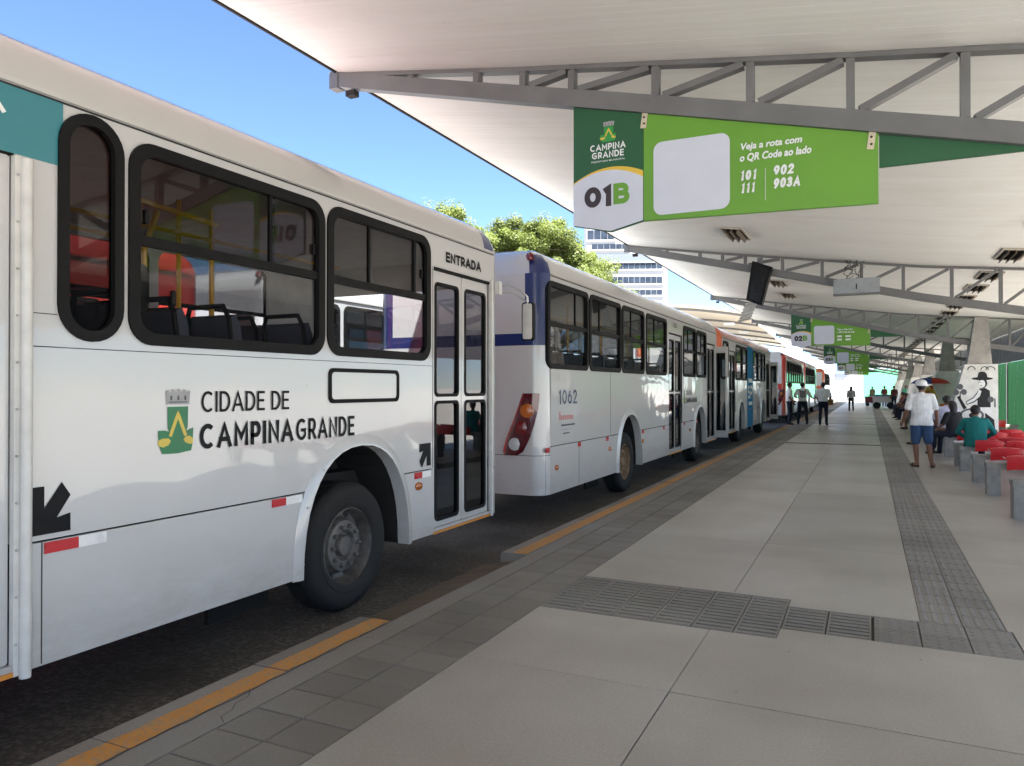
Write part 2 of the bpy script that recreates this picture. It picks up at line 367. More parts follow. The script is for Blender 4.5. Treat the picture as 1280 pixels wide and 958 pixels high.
GLY = {
 'A': (.88, [[(0,0),(.44,1),(.88,0)], [(.15,.30),(.73,.30)]]), 'B': (.66, [[(0,.5),(0,1),(.36,1)]+_arc(.36,.76,.24,.24,90,-90)+[(0,.52)], [(0,.52),(0,0),(.38,0)]+_arc(.38,.26,.28,.26,-90,90)]),
 'C': (.84, [_arc(.47,.5,.47,.5,48,312,20)]), 'D': (.76, [[(0,0),(0,1),(.28,1)]+_arc(.28,.5,.48,.5,90,-90,16)+[(0,0)]]), 'E': (.56, [[(.56,1),(0,1),(0,0),(.56,0)], [(0,.52),(.50,.52)]]),
 'G': (.90, [_arc(.48,.5,.48,.5,48,330,20)+[(.88,.22),(.88,.46),(.52,.46)]]), 'I': (.0, [[(0,0),(0,1)]]), 'M': (.90, [[(0,0),(0,1),(.45,.32),(.90,1),(.90,0)]]), 'N': (.72, [[(0,0),(0,1),(.72,0),(.72,1)]]),
 'P': (.60, [[(0,0),(0,1),(.32,1)]+_arc(.32,.69,.28,.31,90,-90)+[(0,.38)]]), 'R': (.64, [[(0,0),(0,1),(.32,1)]+_arc(.32,.70,.28,.30,90,-90)+[(0,.40)], [(.32,.40),(.64,0)]]),
 'S': (.62, [_arc(.31,.75,.29,.25,40,270)+_arc(.31,.26,.31,.26,90,-140)]), 'T': (.70, [[(0,1),(.70,1)], [(.35,1),(.35,0)]]), 'U': (.7, [[(0,1),(0,.35)]+_arc(.35,.35,.35,.35,180,360)+[(.7,1)]]), 'F': (.54, [[(.54,1),(0,1),(0,0)], [(0,.5),(.48,.5)]]), 'L': (.52, [[(0,1),(0,0),(.52,0)]]),
 '0': (.66, [_arc(.33,.5,.33,.5,90,450,24)]), '1': (.30, [[(0,.82),(.26,1),(.26,0)]]), '2': (.60, [_arc(.30,.72,.30,.28,160,-20)+[(0,0),(.62,0)]]), '3': (.60, [_arc(.28,.755,.26,.245,150,-90), _arc(.28,.26,.32,.26,90,-150)]),
 '4': (.68, [[(.50,0),(.50,1),(0,.28),(.68,.28)]]), '5': (.6, [[(.56,1),(.08,1),(.04,.55)]+_arc(.28,.33,.32,.33,120,-140)]), '6': (.62, [_arc(.31,.32,.31,.32,90,450,20), [(.0,.34),(.10,.68),(.40,1)]]), '9': (.62, [_arc(.31,.68,.31,.32,90,450,20), [(.62,.66),(.52,.32),(.22,0)]]), ' ': (.16, []) }
GLY['Í'] = (.12, [[(0.02,0),(0.02,.80)], [(0,.92),(.12,1.06)]])
def stext(s, m, parent, loc, rot, w, h, th, gap=0.17, shear=0.0, name='lettering'):
    # geometric capitals and figures drawn as strokes of even width, fitted to a box w x h
    tot = sum(GLY[c][0] for c in s); gaps = len(s)-1
    H0 = h-th; x = 0.0; cw = w-th*len(s)
    gw = max(0.0, cw)*gap*gaps/(tot+gap*gaps) if gaps else 0
    sc = (cw-gw)/tot if tot else 1; st = gw/gaps if gaps else 0
    mb = MB(); lay = 0
    for c in s:
        a, strokes = GLY[c]
        for P in strokes:
            pts = [Vector((x+th/2+p[0]*sc, th/2+p[1]*H0)) for p in P]
            q = [pts[0]]
            for p in pts[1:]:
                if (p-q[-1]).length > 1e-5: q.append(p)
            pts = q; n = len(pts); closed = (pts[0]-pts[-1]).length < 1e-4; L_, R_ = [], []
            for i in range(n):
                d0 = (pts[i]-pts[i-1]).normalized() if i > 0 else ((pts[0]-pts[-2]).normalized() if closed else None)
                d1 = (pts[i+1]-pts[i]).normalized() if i < n-1 else ((pts[1]-pts[0]).normalized() if closed else None)
                d0 = d0 or d1; d1 = d1 or d0; n0 = Vector((-d0.y, d0.x)); n1 = Vector((-d1.y, d1.x)); mt = n0+n1
                mt = n0 if mt.length < 1e-3 else mt.normalized(); f = 1/max(0.55, mt.dot(n0))
                p = pts[i]
                if not closed and i in (0, n-1):
                    e = d1 if i == 0 else -d1
                    p = p-e*th*0.5 if abs(e.y) > 0.85 or abs(e.x) > 0.95 else p
                L_.append(p+mt*th/2*f); R_.append(p-mt*th/2*f)
            z = lay*0.0003; lay += 1
            vs = [(v.x+shear*v.y, v.y, z) for v in L_]+[(v.x+shear*v.y, v.y, z) for v in R_]
            mb.add(vs, [(i, n+i, n+i+1, i+1) for i in range(n-1)])
        x += a*sc+th+st
    return mb.build(name, m, parent, loc=loc, rot=rot, fix=False)
SIDE = (R(90), 0, R(90))       # lettering on a face that looks towards +X
FRONT = (R(90), 0, 0)          # lettering on a face that looks towards -Y

# ------------------------------------------------------------------ ground, road, platform, kerb
RZ = -0.14
GROUND = concrete('open_ground', (0.40, 0.385, 0.36), rough=(0.8, 0.95))
g = MB().add([(-500,-300,-0.16),(500,-300,-0.16),(500,800,-0.16),(-500,800,-0.16)], [(0,1,2,3)]).build('ground', GROUND); tag(g, kind='structure')
r_ = MB().add([(-7.2,-60,RZ),(-2.9,-60,RZ),(-2.9,260,RZ),(-7.2,260,RZ)], [(0,1,2,3)]).build('road', ASPH); tag(r_, kind='structure')
LANE = concrete('lane_concrete', (0.39, 0.392, 0.372), rough=(0.7, 0.9))
r2_ = MB().add([(-30,-60,RZ+.003),(-7.203,-60,RZ+.003),(-7.203,260,RZ+.003),(-30,260,RZ+.003)], [(0,1,2,3)]).build('concrete_lanes', LANE); tag(r2_, kind='structure')
PX0, PX1, PXR = -2.77, 4.9, 4.9
plat = MB().box((-2.95, -14, -0.15), (PXR, 120, -0.012)).build('platform', JOINT); tag(plat, kind='structure')
def slab(x0, x1, y0, y1, m=SLAB, name='slab', gap=0.003, z=0.0):
    x0 += gap; x1 -= gap; y0 += gap; y1 -= gap; b = 0.003
    mb = MB().add([(x0,y0,z-b),(x1,y0,z-b),(x1,y1,z-b),(x0,y1,z-b),(x0+b,y0+b,z),(x1-b,y0+b,z),(x1-b,y1-b,z),(x0+b,y1-b,z),
                   (x0,y0,z-0.02),(x1,y0,z-0.02),(x1,y1,z-0.02),(x0,y1,z-0.02)],
                  [(4,5,6,7),(0,1,5,4),(1,2,6,5),(2,3,7,6),(3,0,4,7),(8,9,1,0),(9,10,2,1),(10,11,3,2),(11,8,0,3)])
    return mb.build(name, m, plat, fix=False)
XB, XJ, XT0, XT1 = -2.18, -0.95, 0.319, 0.819
GR = (5.02, 5.99)              # near grating strip in Y
ys = [-14, -8.6, -4.45, -0.25, 3.90]
for a, b in zip(ys[:-1], ys[1:]):
    slab(XB, XJ, a, b); slab(XJ, 2.9, a, b); slab(2.9, PXR, a, b)
def pslab(outline, m=SLAB):     # one slab of any outline (counter-clockwise), cut round gratings and tactile tiles
    mb = MB().poly(outline, [], lambda a, b: (a, b, 0.0)); n_ = len(outline)
    mb.add([(p[0], p[1], 0.0) for p in outline]+[(p[0], p[1], -0.02) for p in outline], [(i, (i+1) % n_, n_+(i+1) % n_, n_+i) for i in range(n_)])
    return mb.build('slab', m, plat)
e = 0.003
slab(XB, XJ, 3.90, GR[0]); slab(2.9, PXR, 3.90, 8.05); slab(XB, XJ, GR[1], 8.05)
pslab([(XJ+e, 3.90+e), (2.9-e, 3.90+e), (2.9-e, 8.05-e), (XT1+.002, 8.05-e), (XT1+.002, 5.815), (0.85, 5.815), (0.85, 5.238), (-0.53, 5.238), (-0.53, GR[0]-.002), (XJ+e, GR[0]-.002)])
pslab([(XJ+e, GR[1]+.002), (-0.528, GR[1]+.002), (-0.528, 5.804), (0.027, 5.804), (0.027, 5.815), (XT0-.002, 5.815), (XT0-.002, 8.05-e), (XJ+e, 8.05-e)])
drains = [22.9, 36.0, 43.0, 50.0]
y = 8.05
while y < 118:
    y2 = y+4.15
    cuts = [y]
    for d_ in drains:
        if y < d_ < y2: cuts += [d_, d_+0.32]
    cuts.append(y2)
    for a, b in zip(cuts[0::2], cuts[1::2]):
        slab(XB, XJ, a, b); slab(XJ, XT0, a, b)
    slab(XT1, 2.9, y, y2); slab(2.9, PXR, y, y2)
    y = y2
# drain strips further along the platform
def grate_mesh(w, l, nb):
    mb = MB()
    t = 0.012
    mb.box((0.004, 0.004, -0.012), (t+0.004, l-0.004, 0.0)); mb.box((w-t-0.004, 0.004, -0.012), (w-0.004, l-0.004, 0.0))
    mb.box((t+0.004, 0.004, -0.012), (w-t-0.004, t+0.004, 0.0)); mb.box((t+0.004, l-t-0.004, -0.012), (w-t-0.004, l-0.004, 0.0))
    p = (l-2*t)/nb
    for k in range(nb):
        y0 = t+p*k+p*0.25; mb.box((t+0.005, y0, -0.012), (w-t-0.005, y0+p*0.60, -0.001))
    return mb
gm = grate_mesh(0.275, GR[1]-GR[0], 12).build('drain_grate', TACT, plat, fix=False)
gm.location = (-2.18, GR[0], 0)
for k in range(1, 6): link('drain_grate', gm.data, plat, (-2.18+0.275*k, GR[0], 0))
gs = grate_mesh(0.274, 0.565, 7).build('drain_grate', TACT, plat, fix=False); gs.location = (-0.53, 5.235, 0)
link('drain_grate', gs.data, plat, (-0.53+0.275, 5.235, 0))
gd = grate_mesh(0.31, 0.32, 4).build('drain_grate', mat('drain_dark', (0.075, 0.07, 0.065), 0.8), plat, fix=False); gd.location = (XB, drains[0], 0)
for d_ in drains:
    for k in range(8):
        if d_ == drains[0] and k == 0: continue
        link('drain_grate', gd.data, plat, (XB+0.3124*k, d_, 0))
# tactile tiles: raised bars, each tile a piece of its own
def bar_tile(w, l, n, along='y', studs=False):
    g_ = 0.003; mb = MB().box((g_, g_, -0.012), (w-g_, l-g_, -0.001))
    if studs:
        for i in range(4):
            for j in range(4):
                mb.lathe((w*(i+0.5)/4, l*(j+0.5)/4, -0.001), (0,0,1), [(0.016, 0), (0.010, 0.005), (0.0001, 0.0055)], 8)
    elif along == 'y':
        p = w/n
        for k in range(n):
            x = p*(k+0.5); mb.add([(x-0.016,0.014,-0.001),(x+0.016,0.014,-0.001),(x+0.016,l-0.014,-0.001),(x-0.016,l-0.014,-0.001),(x-0.009,0.02,0.005),(x+0.009,0.02,0.005),(x+0.009,l-0.02,0.005),(x-0.009,l-0.02,0.005)],
                   [(4,5,6,7),(0,1,5,4),(1,2,6,5),(2,3,7,6),(3,0,4,7)])
    return mb
tl = bar_tile(0.25, 0.25, 4); t_first = tl.build('tactile_tile', TACT, plat, fix=False); tile_me = t_first.data
t_first.location = (XT0, 5.815, 0)
yk = 5.815; n_t = 0
while yk < 42.0:
    for k in range(2):
        if n_t: link('tactile_tile', tile_me, plat, (XT0+0.25*k, yk, 0))
        n_t += 1
    yk += 0.25
far = MB()
while yk < 112:
    for k in range(2): far.box((XT0+0.25*k+0.003, yk+0.003, -0.012), (XT0+0.25*k+0.247, yk+0.247, 0.001))
    yk += 0.25
tag(far.build('tactile_tiles_far', TACT, plat, fix=False), kind='stuff')
st = bar_tile(0.27, 0.28, 4, studs=True).build('warning_tile', TACT, plat, fix=False); st.location = (0.03, 5.245, 0)
for j in range(2):
    for k in range(3):
        if j or k: link('warning_tile', st.data, plat, (0.03+0.272*k, 5.245+0.283*j, 0))
# two rows of grey pavers along the kerb
def flat_tile(w, l):
    mb = MB(); g_ = 0.004; b = 0.004
    mb.add([(g_,g_,-b),(w-g_,g_,-b),(w-g_,l-g_,-b),(g_,l-g_,-b),(g_+b,g_+b,0),(w-g_-b,g_+b,0),(w-g_-b,l-g_-b,0),(g_+b,l-g_-b,0),(g_,g_,-0.012),(w-g_,g_,-0.012),(w-g_,l-g_,-0.012),(g_,l-g_,-0.012)],
           [(4,5,6,7),(0,1,5,4),(1,2,6,5),(2,3,7,6),(3,0,4,7),(8,9,1,0),(9,10,2,1),(10,11,3,2),(11,8,0,3)])
    return mb
pf = flat_tile(0.295, 0.258).build('paver', PAVER, plat, fix=False); pf.location = (PX0, 0.5, 0)
PVL = 0.258
k = 1
while 0.5+PVL*k < 38:
    for c_ in range(2):
        o = link('paver', pf.data, plat, (PX0+0.295*c_, 0.5+PVL*k, random.uniform(-0.0015, 0.001)))
    k += 1
pfar = MB()
for kk in range(k, k+290):
    for c_ in range(2):
        x0 = PX0+0.295*c_; y0 = 0.5+PVL*kk
        pfar.add([(x0+.004,y0+.004,0),(x0+.291,y0+.004,0),(x0+.291,y0+PVL-.004,0),(x0+.004,y0+PVL-.004,0)], [(0,1,2,3)])
tag(pfar.build('pavers_far', PAVER, plat, fix=False), kind='stuff')
link('paver', pf.data, plat, (PX0+0.295, 0.5, 0))
slab(PX0, XB, -14, 0.5, PAVER)

# kerb: concrete edging strip, kerb stones with a worn yellow line, a stretch where the stones are gone
kerb = MB()
yk = -14.0
while yk < 118:
    l = random.uniform(1.6, 2.6); dx = random.uniform(-0.006, 0.006)
    kerb.box((-2.95+dx, yk+0.003, -0.16), (-2.774, yk+l-0.003, 0.001+random.uniform(-0.003, 0.002))); yk += l
kerb = kerb.build('kerb', KERBC); tag(kerb, kind='structure')
def stone(y0, y1, painted=True, crack=False):
    x0, x1 = -3.23, -2.953; b = 0.018; dz = random.uniform(-0.004, 0.003); dxx = random.uniform(-0.006, 0.004)
    prof = [(x0+dxx, -0.17), (x0+dxx, -b+dz), (x0+dxx+b*0.35, -b*0.3+dz), (x0+dxx+b, dz), (x1, dz), (x1, -0.17)]
    a0 = y0+0.004; a1 = y1-0.004; n = len(prof)
    mb = MB().add([(p[0], a0, p[1]) for p in prof]+[(p[0], a1, p[1]) for p in prof], [(i, (i+1) % n, n+(i+1) % n, n+i) for i in range(n)]+[tuple(range(n)), tuple(reversed(range(n, 2*n)))])
    s_ = mb.build('kerb_stone', KERBC, kerb)
    if painted:
        mb = MB(); m_ = max(2, int((a1-a0)/0.06)); row = []
        for i in range(m_+1):
            yy = a0+(a1-a0)*i/m_; row.append((-3.105+random.uniform(-.006, .006), -2.957+random.uniform(-.012, .001), yy))
        vs = [(p[0], p[2], dz+0.003) for p in row]+[(p[1], p[2], dz+0.003) for p in row]
        mb.add(vs, [(i, m_+1+i, m_+2+i, i+1) for i in range(m_)]); mb.build('yellow_line', KYEL, s_, fix=False)
yk = -13.75
while yk < 4.2: stone(yk, yk+1.0); yk += 1.0
yk = 6.5
while yk < 46: stone(yk, yk+1.0); yk += 1.0
while yk < 116: stone(yk, yk+5.0); yk += 5
# broken stretch: a dusty mortar bed sloping down to the road
mb = MB(); N = 24
for i in range(N+1):
    yy = 4.27+(6.49-4.27)*i/N; w = random.uniform(-0.02, 0.02)
    mb.v += [(-3.42+w, yy, RZ+0.003), (-3.20+w, yy, RZ+0.035+random.uniform(0, .012)), (-3.05+w*0.5, yy, RZ+0.065+random.uniform(0, .012)), (-2.945, yy, RZ+0.10+random.uniform(0, .01))]
for i in range(N):
    for j in range(3): mb.f.append([4*i+j, 4*i+j+1, 4*i+5+j, 4*i+4+j]); mb.m.append(0)
mb.build('broken_kerb_bed', DUST, kerb)
# crack in the edging, a thin dark line
def crack(pts, w=0.004):
    mb = MB(); z = 0.0035
    for a, b in zip(pts[:-1], pts[1:]):
        d = (Vector((*b, 0))-Vector((*a, 0))).normalized(); n = Vector((-d.y, d.x, 0))*w/2
        mb.add([(a[0]-n.x, a[1]-n.y, z), (a[0]+n.x, a[1]+n.y, z), (b[0]+n.x, b[1]+n.y, z), (b[0]-n.x, b[1]-n.y, z)], [(0,1,2,3)])
    mb.build('crack', JOINT, kerb, fix=False)
pts = [(-2.95, 2.95)]
crack([(-2.945,2.95),(-2.90,2.90),(-2.89,2.80),(-2.85,2.74),(-2.84,2.66),(-2.78,2.62)])
yy = 1.8; pts = []
while yy < 4.2: pts.append((-2.948+random.uniform(-.006, .008), yy)); yy += random.uniform(.04, .12)
crack(pts, 0.007)

# ------------------------------------------------------------------ canopy: lining panels, edge, trusses, piers
CZ = [(-4.6, 4.645), (-3.53, 4.475), (-2.65, 4.337), (-1.5, 4.17), (-0.1, 3.965), (0.92, 3.825), (2.4, 3.68), (4.42, 3.50)]
BZ = [(-4.6, 4.575), (0.92, 3.24), (2.4, 2.94), (4.42, 2.575)]
def interp(T, x):
    for (a, p), (b, q) in zip(T[:-1], T[1:]):
        if x <= b or b == T[-1][0]: return p+(q-p)*(x-a)/(b-a)
cz = lambda x: interp(CZ, x)
bz = lambda x: interp(BZ, x)
can = thing('platform_canopy', 'long pale lined canopy roof sloping down over the platform', 'canopy', (0, 0, 0))
def panel(y0, y1):
    mb = MB(); n = len(CZ)
    for x, z in CZ: mb.v += [(x, y0, z), (x, y1, z), (x, y0, z+0.03), (x, y1, z+0.03)]
    for i in range(n-1):
        o = 4*i; mb.f += [[o, o+4, o+5, o+1], [o+2, o+3, o+7, o+6], [o, o+2, o+6, o+4], [o+1, o+5, o+7, o+3]]; mb.m += [0]*4
    mb.f += [[0, 1, 3, 2], [4*n-4, 4*n-2, 4*n-1, 4*n-3]]; mb.m += [0, 0]
    return mb
CA, CB = -4.6, 91.4          # roof length, cut short at both ends to let more daylight in beneath
p0 = panel(0, 0.996).build('ceiling_panel', CEIL, can, loc=(0, CA, 0))
for k in range(1, 96): link('ceiling_panel', p0.data, can, (0, CA+k, random.uniform(0, 0.003)))
mb = MB(); n = len(CZ)
for x, z in CZ: mb.v += [(x-0.01, CA, z+0.035), (x-0.01, CB, z+0.035), (x-0.01, CA, z+0.16), (x-0.01, CB, z+0.16)]
for i in range(n-1):
    o = 4*i; mb.f += [[o, o+4, o+5, o+1], [o+2, o+3, o+7, o+6], [o, o+2, o+6, o+4], [o+1, o+5, o+7, o+3]]; mb.m += [0]*4
mb.f += [[0, 1, 3, 2], [4*n-4, 4*n-2, 4*n-1, 4*n-3]]; mb.m += [0, 0]
mb.build('roof_deck', CORR, can)
MB().box((-4.632, CA, 4.635), (-4.612, CB, 4.82)).build('edge_flashing', DARK, can)
# corrugated fascia on the far side
mb = MB(); N = 560
for i in range(N+1):
    yy = CA+(CB-CA)*i/N; dx = (0.0, 0.035, 0.035, 0.0)[i % 4]; mb.v += [(4.45+dx, yy, 2.62), (4.45+dx, yy, 3.58)]
for i in range(N): mb.f.append([2*i, 2*i+2, 2*i+3, 2*i+1]); mb.m.append(0)
mb.build('corrugated_fascia', CORR, can)
MB().box((4.36, CA, 2.50), (4.5, CB, 2.62)).build('fascia_beam', GREYM, can)

TY = [5.78+9.65*k for k in range(-2, 9)]
VX = [-3.78, -3.10, -2.65, -2.206, -1.504, -0.787, -0.106, 0.59, 1.36, 2.10, 2.86, 3.62, 4.30]
def truss(y, label):
    t = thing('roof_truss', label, 'roof truss', (0, y, 0), 0, 'trusses under the platform canopy')
    mb = MB(); hw = 0.05
    for (a, p), (b, q) in zip(BZ[:-1], BZ[1:]):
        mb.add([(a,-hw,p-.072),(b,-hw,q-.072),(b,hw,q-.072),(a,hw,p-.072),(a,-hw,p+.072),(b,-hw,q+.072),(b,hw,q+.072),(a,hw,p+.072)],
               [(0,3,2,1),(4,5,6,7),(0,1,5,4),(1,2,6,5),(2,3,7,6),(3,0,4,7)])
    mb.build('bottom_chord', GREYM, t)
    mb = MB(); hw = 0.045
    for (a, p), (b, q) in zip(CZ[:-1], CZ[1:]):
        p -= 0.004; q -= 0.004
        mb.add([(a,-hw,p-.036),(b,-hw,q-.036),(b,hw,q-.036),(a,hw,p-.036),(a,-hw,p),(b,-hw,q),(b,hw,q),(a,hw,p)],
               [(0,3,2,1),(4,5,6,7),(0,1,5,4),(1,2,6,5),(2,3,7,6),(3,0,4,7)])
    mb.build('top_chord', GREYM, t)
    for i, x in enumerate(VX):
        zb, zt = bz(x)+0.074, cz(x)-0.042
        if zt-zb > 0.02: MB().box((x-0.028, -0.04, zb), (x+0.028, 0.04, zt)).build('upright', GREYM, t)
        if i+1 < len(VX):
            x2 = VX[i+1]-0.05; a = (x+0.06, 0, bz(x+0.06)+0.08); b = (x2, 0, cz(x2)-0.05)
            if b[2]-a[2] > 0.03:
                MB().bar(a, b, 0.08, 0.05, (0, 0, 1)).build('diagonal', GREYM, t)
    MB().box((-4.70, -0.06, 4.495), (-4.602, 0.06, 4.655)).build('end_plate', GREYM, t)
    MB().box((-4.52, -0.04, 4.40), (-4.42, 0.04, 4.455)).build('bolt_lug', DARK, t)
    return t
order = ['first', 'second', 'third', 'fourth', 'fifth', 'sixth', 'seventh', 'eighth', 'ninth', 'tenth', 'eleventh']
proto = truss(TY[2], 'grey lattice roof truss nearest the viewer, carrying the 01B sign')
for i, y in enumerate(TY):
    if i == 2 or y < CA: continue
    c = copy_tree(proto); c.location = (0, y, 0)
    if i < 2: c['label'] = 'grey lattice roof truss behind the viewer at the canopy end'
    elif i == 3: c['label'] = 'grey lattice roof truss holding the dark screen and grey wired box'
    elif i == 4: c['label'] = 'grey lattice roof truss carrying the 02B sign'
    elif i == 6: c['label'] = 'grey lattice roof truss carrying the 03B sign'
    else: c['label'] = 'grey lattice roof truss, %s from the viewer along the platform' % order[i-2]

# louvred openings in the lining
ORD = 'first second third fourth fifth sixth seventh eighth ninth tenth eleventh twelfth thirteenth fourteenth fifteenth sixteenth seventeenth eighteenth nineteenth twentieth'.split()
ORD += ['twenty-'+q for q in ORD[:9]]
lv = thing('ceiling_louvre', '', 'louvre')
mb = MB(); W2, L2 = 0.19, 0.50
mb.box((-W2, -L2, -0.03), (W2, -L2+0.03, -0.004)); mb.box((-W2, L2-0.03, -0.03), (W2, L2, -0.004)); mb.box((-W2, -L2+0.03, -0.03), (-W2+0.03, L2-0.03, -0.004)); mb.box((W2-0.03, -L2+0.03, -0.03), (W2, L2-0.03, -0.004))
mb.build('frame', mat('louvre_frame', (0.45, 0.41, 0.34), 0.6), lv)
MB().box((-W2+0.03, -L2+0.03, -0.010), (W2-0.03, L2-0.03, -0.005)).build('backing', DARK, lv)
for k in range(3):
    x = -0.10+0.10*k; MB().bar((x, -L2+0.032, -0.05), (x, L2-0.032, -0.05), 0.012, 0.075, (0.25, 0, 1)).build('slat', SLATD, lv)
pos = [(2.05, 13.95)]+[(2.05, 16.4+1.9*k) for k in range(22)]+[(-2.03, 13.1), (-2.03, 19.7), (-2.03, 22.4), (-2.03, 29.0), (-2.03, 32.0)]
pos += [(2.05, 11.2), (2.05, 8.4)]
for i, (x, y) in enumerate(pos):
    c = lv if i == 0 else copy_tree(lv)
    c.location = (x, y, cz(x)); sl_ = (cz(x+0.1)-cz(x-0.1))/0.2; c.rotation_euler = (0, -math.atan(sl_), 0)
    side = 'bench-side' if x > 0 else 'bus-side'
    c['group'] = 'louvred openings in the canopy lining'
    nth = sorted([p[1] for p in pos if (p[0] > 0) == (x > 0)]).index(y)+1
    c['label'] = 'brown slatted ceiling louvre, %s of the %s row from the viewer' % (ORD[nth-1], side)

# leaning concrete piers with a painted foot
def pier(y, label, mural):
    t = thing('concrete_pier', label, 'pier', (0, y, 0), 0, 'concrete piers carrying the canopy')
    def loft(secs, d):
        mb = MB()
        for (z, a, b, dd) in secs: mb.v += [(a, -dd, z), (b, -dd, z), (b, dd, z), (a, dd, z)]
        for i in range(len(secs)-1):
            for j in range(4): mb.f.append([4*i+j, 4*i+(j+1) % 4, 4*i+4+(j+1) % 4, 4*i+4+j]); mb.m.append(0)
        mb.f += [[3,2,1,0], [4*len(secs)-4+j for j in range(4)]]; mb.m += [0, 0]; return mb
    base = loft([(0.0, 2.02, 3.30, 0.36), (0.86, 2.16, 3.30, 0.34), (1.6, 2.32, 3.30, 0.32), (2.27, 2.50, 3.30, 0.30)], 0).build('painted_foot', WHITEW, t)
    loft([(2.2705, 2.56, 3.17, 0.27), (2.74, 2.64, 3.13, 0.24), (3.62, 2.76, 3.08, 0.22)], 0).build('shaft', CONC, t)
    if mural:
        def shape(pts, m, d, name='mural_mark', holes=()):
            def fy(z): return -0.36+0.06*z/2.27
            MB().prism(pts, lambda a, b: (a, fy(b)-0.003-d, b), lambda a, b: (a, fy(b)+0.002, b), holes=holes).build(name, m, base)
        def ell(cx, cz_, rx, rz, n=18, a0=0, a1=360): return [(cx+rx*cos(R(a0+(a1-a0)*k/n)), cz_+rz*sin(R(a0+(a1-a0)*k/n))) for k in range(n+(a1-a0 < 360))]
        shape(ell(2.92, 1.86, 0.26, 0.045), MURALK, 0.004); shape([(2.80,1.87),(2.83,2.03),(2.90,2.06),(2.98,2.05),(3.03,1.99),(3.05,1.87)], MURALK, 0.006)
        shape(ell(2.935, 1.73, 0.105, 0.135), MURALK, 0.001); shape(ell(2.915, 1.715, 0.08, 0.11), MURALW, 0.003); shape([(2.86,1.74),(2.89,1.74),(2.89,1.755),(2.86,1.755)], MURALK, 0.005); shape([(2.87,1.66),(2.92,1.655),(2.92,1.67),(2.87,1.675)], MURALK, 0.005)
        shape([(2.80,1.50),(2.86,1.58),(2.98,1.60),(3.10,1.52),(3.12,1.05),(2.80,1.05)], MURALK, 0.002)
        shape([(2.85,1.585),(2.925,1.50),(2.88,1.34),(2.73,1.19),(2.54,1.11),(2.52,1.215),(2.69,1.325),(2.775,1.44)], MURALK, 0.003)
        shape([(2.84,1.56),(2.90,1.50),(2.86,1.36),(2.72,1.22),(2.55,1.14),(2.54,1.20),(2.70,1.30),(2.79,1.42)], MURALW, 0.004)
        shape([(2.78,1.04),(3.12,1.04),(3.14,0.90),(2.76,0.90)], MURALW, 0.003)
        shape(ell(2.66, 0.82, 0.30, 0.20), MURALG, 0.004); shape(ell(2.66, 0.82, 0.24, 0.15), WHITEW, 0.006); shape(ell(2.66, 0.82, 0.07, 0.07), MURALK, 0.008)
        shape([(2.46,0.98),(2.30,1.34),(2.36,1.37),(2.54,1.02)], MURALK, 0.006)
        shape([(2.98,0.90),(3.20,0.70),(3.24,0.10),(3.02,0.10)], MURALK, 0.003)
        for cx, c2 in ((2.38, 1.50), (3.22, 1.30)):
            for dx, dz in ((-0.10, -0.03), (0.09, -0.02), (0.0, 0.13)):
                if cx+dx+0.08 < 3.29: shape(ell(cx+dx, c2+dz, 0.075, 0.085), MURALG, 0.003)
            shape([(cx-0.02, c2-0.25), (cx+0.02, c2-0.25), (cx+0.015, c2), (cx-0.015, c2)], MURALG, 0.002)
        for cx, c2, rx in ((2.98, 2.13, 0.10), (3.12, 2.13, 0.12), (2.66, 2.14, 0.10)):
            o_ = ell(cx, c2-0.03, rx, 0.11, 14, 0, 180)+ell(cx, c2-0.03, rx-0.022, 0.088, 14, 180, 0)[:0]
            inner = [(cx+(rx-0.022)*cos(R(a)), c2-0.03+0.088*sin(R(a))) for a in range(180, -1, -12)]
            shape(o_+inner, MURALK, 0.003)
    return t
for i, y in enumerate(TY[4:]):
    lab = 'leaning concrete pier with a black and white mural of a hatted guitarist' if i == 0 else 'leaning white footed concrete pier, %s behind the mural pier' % order[i-1]
    pier(y+0.0, lab, i == 0)

# green sheet fence behind the benches
for i, y0 in enumerate((24.4, 32.6, 57.2, 81.0)):
    t = thing('sheet_fence', 'green corrugated sheet fence panel with white dots painted as light leaks right of the mural pier' if i == 0 else 'green sheet fence panel, %s beyond the mural pier panel' % order[i-1], 'fence', (4.62, y0, 0), 0, 'green fence panels behind the benches')
    mb = MB(); N = 120
    for k in range(N+1):
        yy = 8.0*k/N; dx = (0.0, 0.03, 0.03, 0.0)[k % 4]; mb.v += [(dx, yy, 0.03), (dx, yy, 2.52)]
    for k in range(N): mb.f.append([2*k, 2*k+2, 2*k+3, 2*k+1]); mb.m.append(0)
    mb.build('sheet', FENCE, t)
    for yy in (0.0, 8.0): MB().box((-0.03, yy-0.03, 0), (0.03+0.04, yy+0.03, 2.54)).build('post', GREYM, t)
    mb = MB()  # white dots painted on the sheet as daylight leaking through its holes
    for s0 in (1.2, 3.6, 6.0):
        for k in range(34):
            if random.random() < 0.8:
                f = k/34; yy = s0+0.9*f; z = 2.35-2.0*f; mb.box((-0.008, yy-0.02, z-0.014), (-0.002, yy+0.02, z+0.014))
    mb.build('light_leak_dots', MURALW, t)

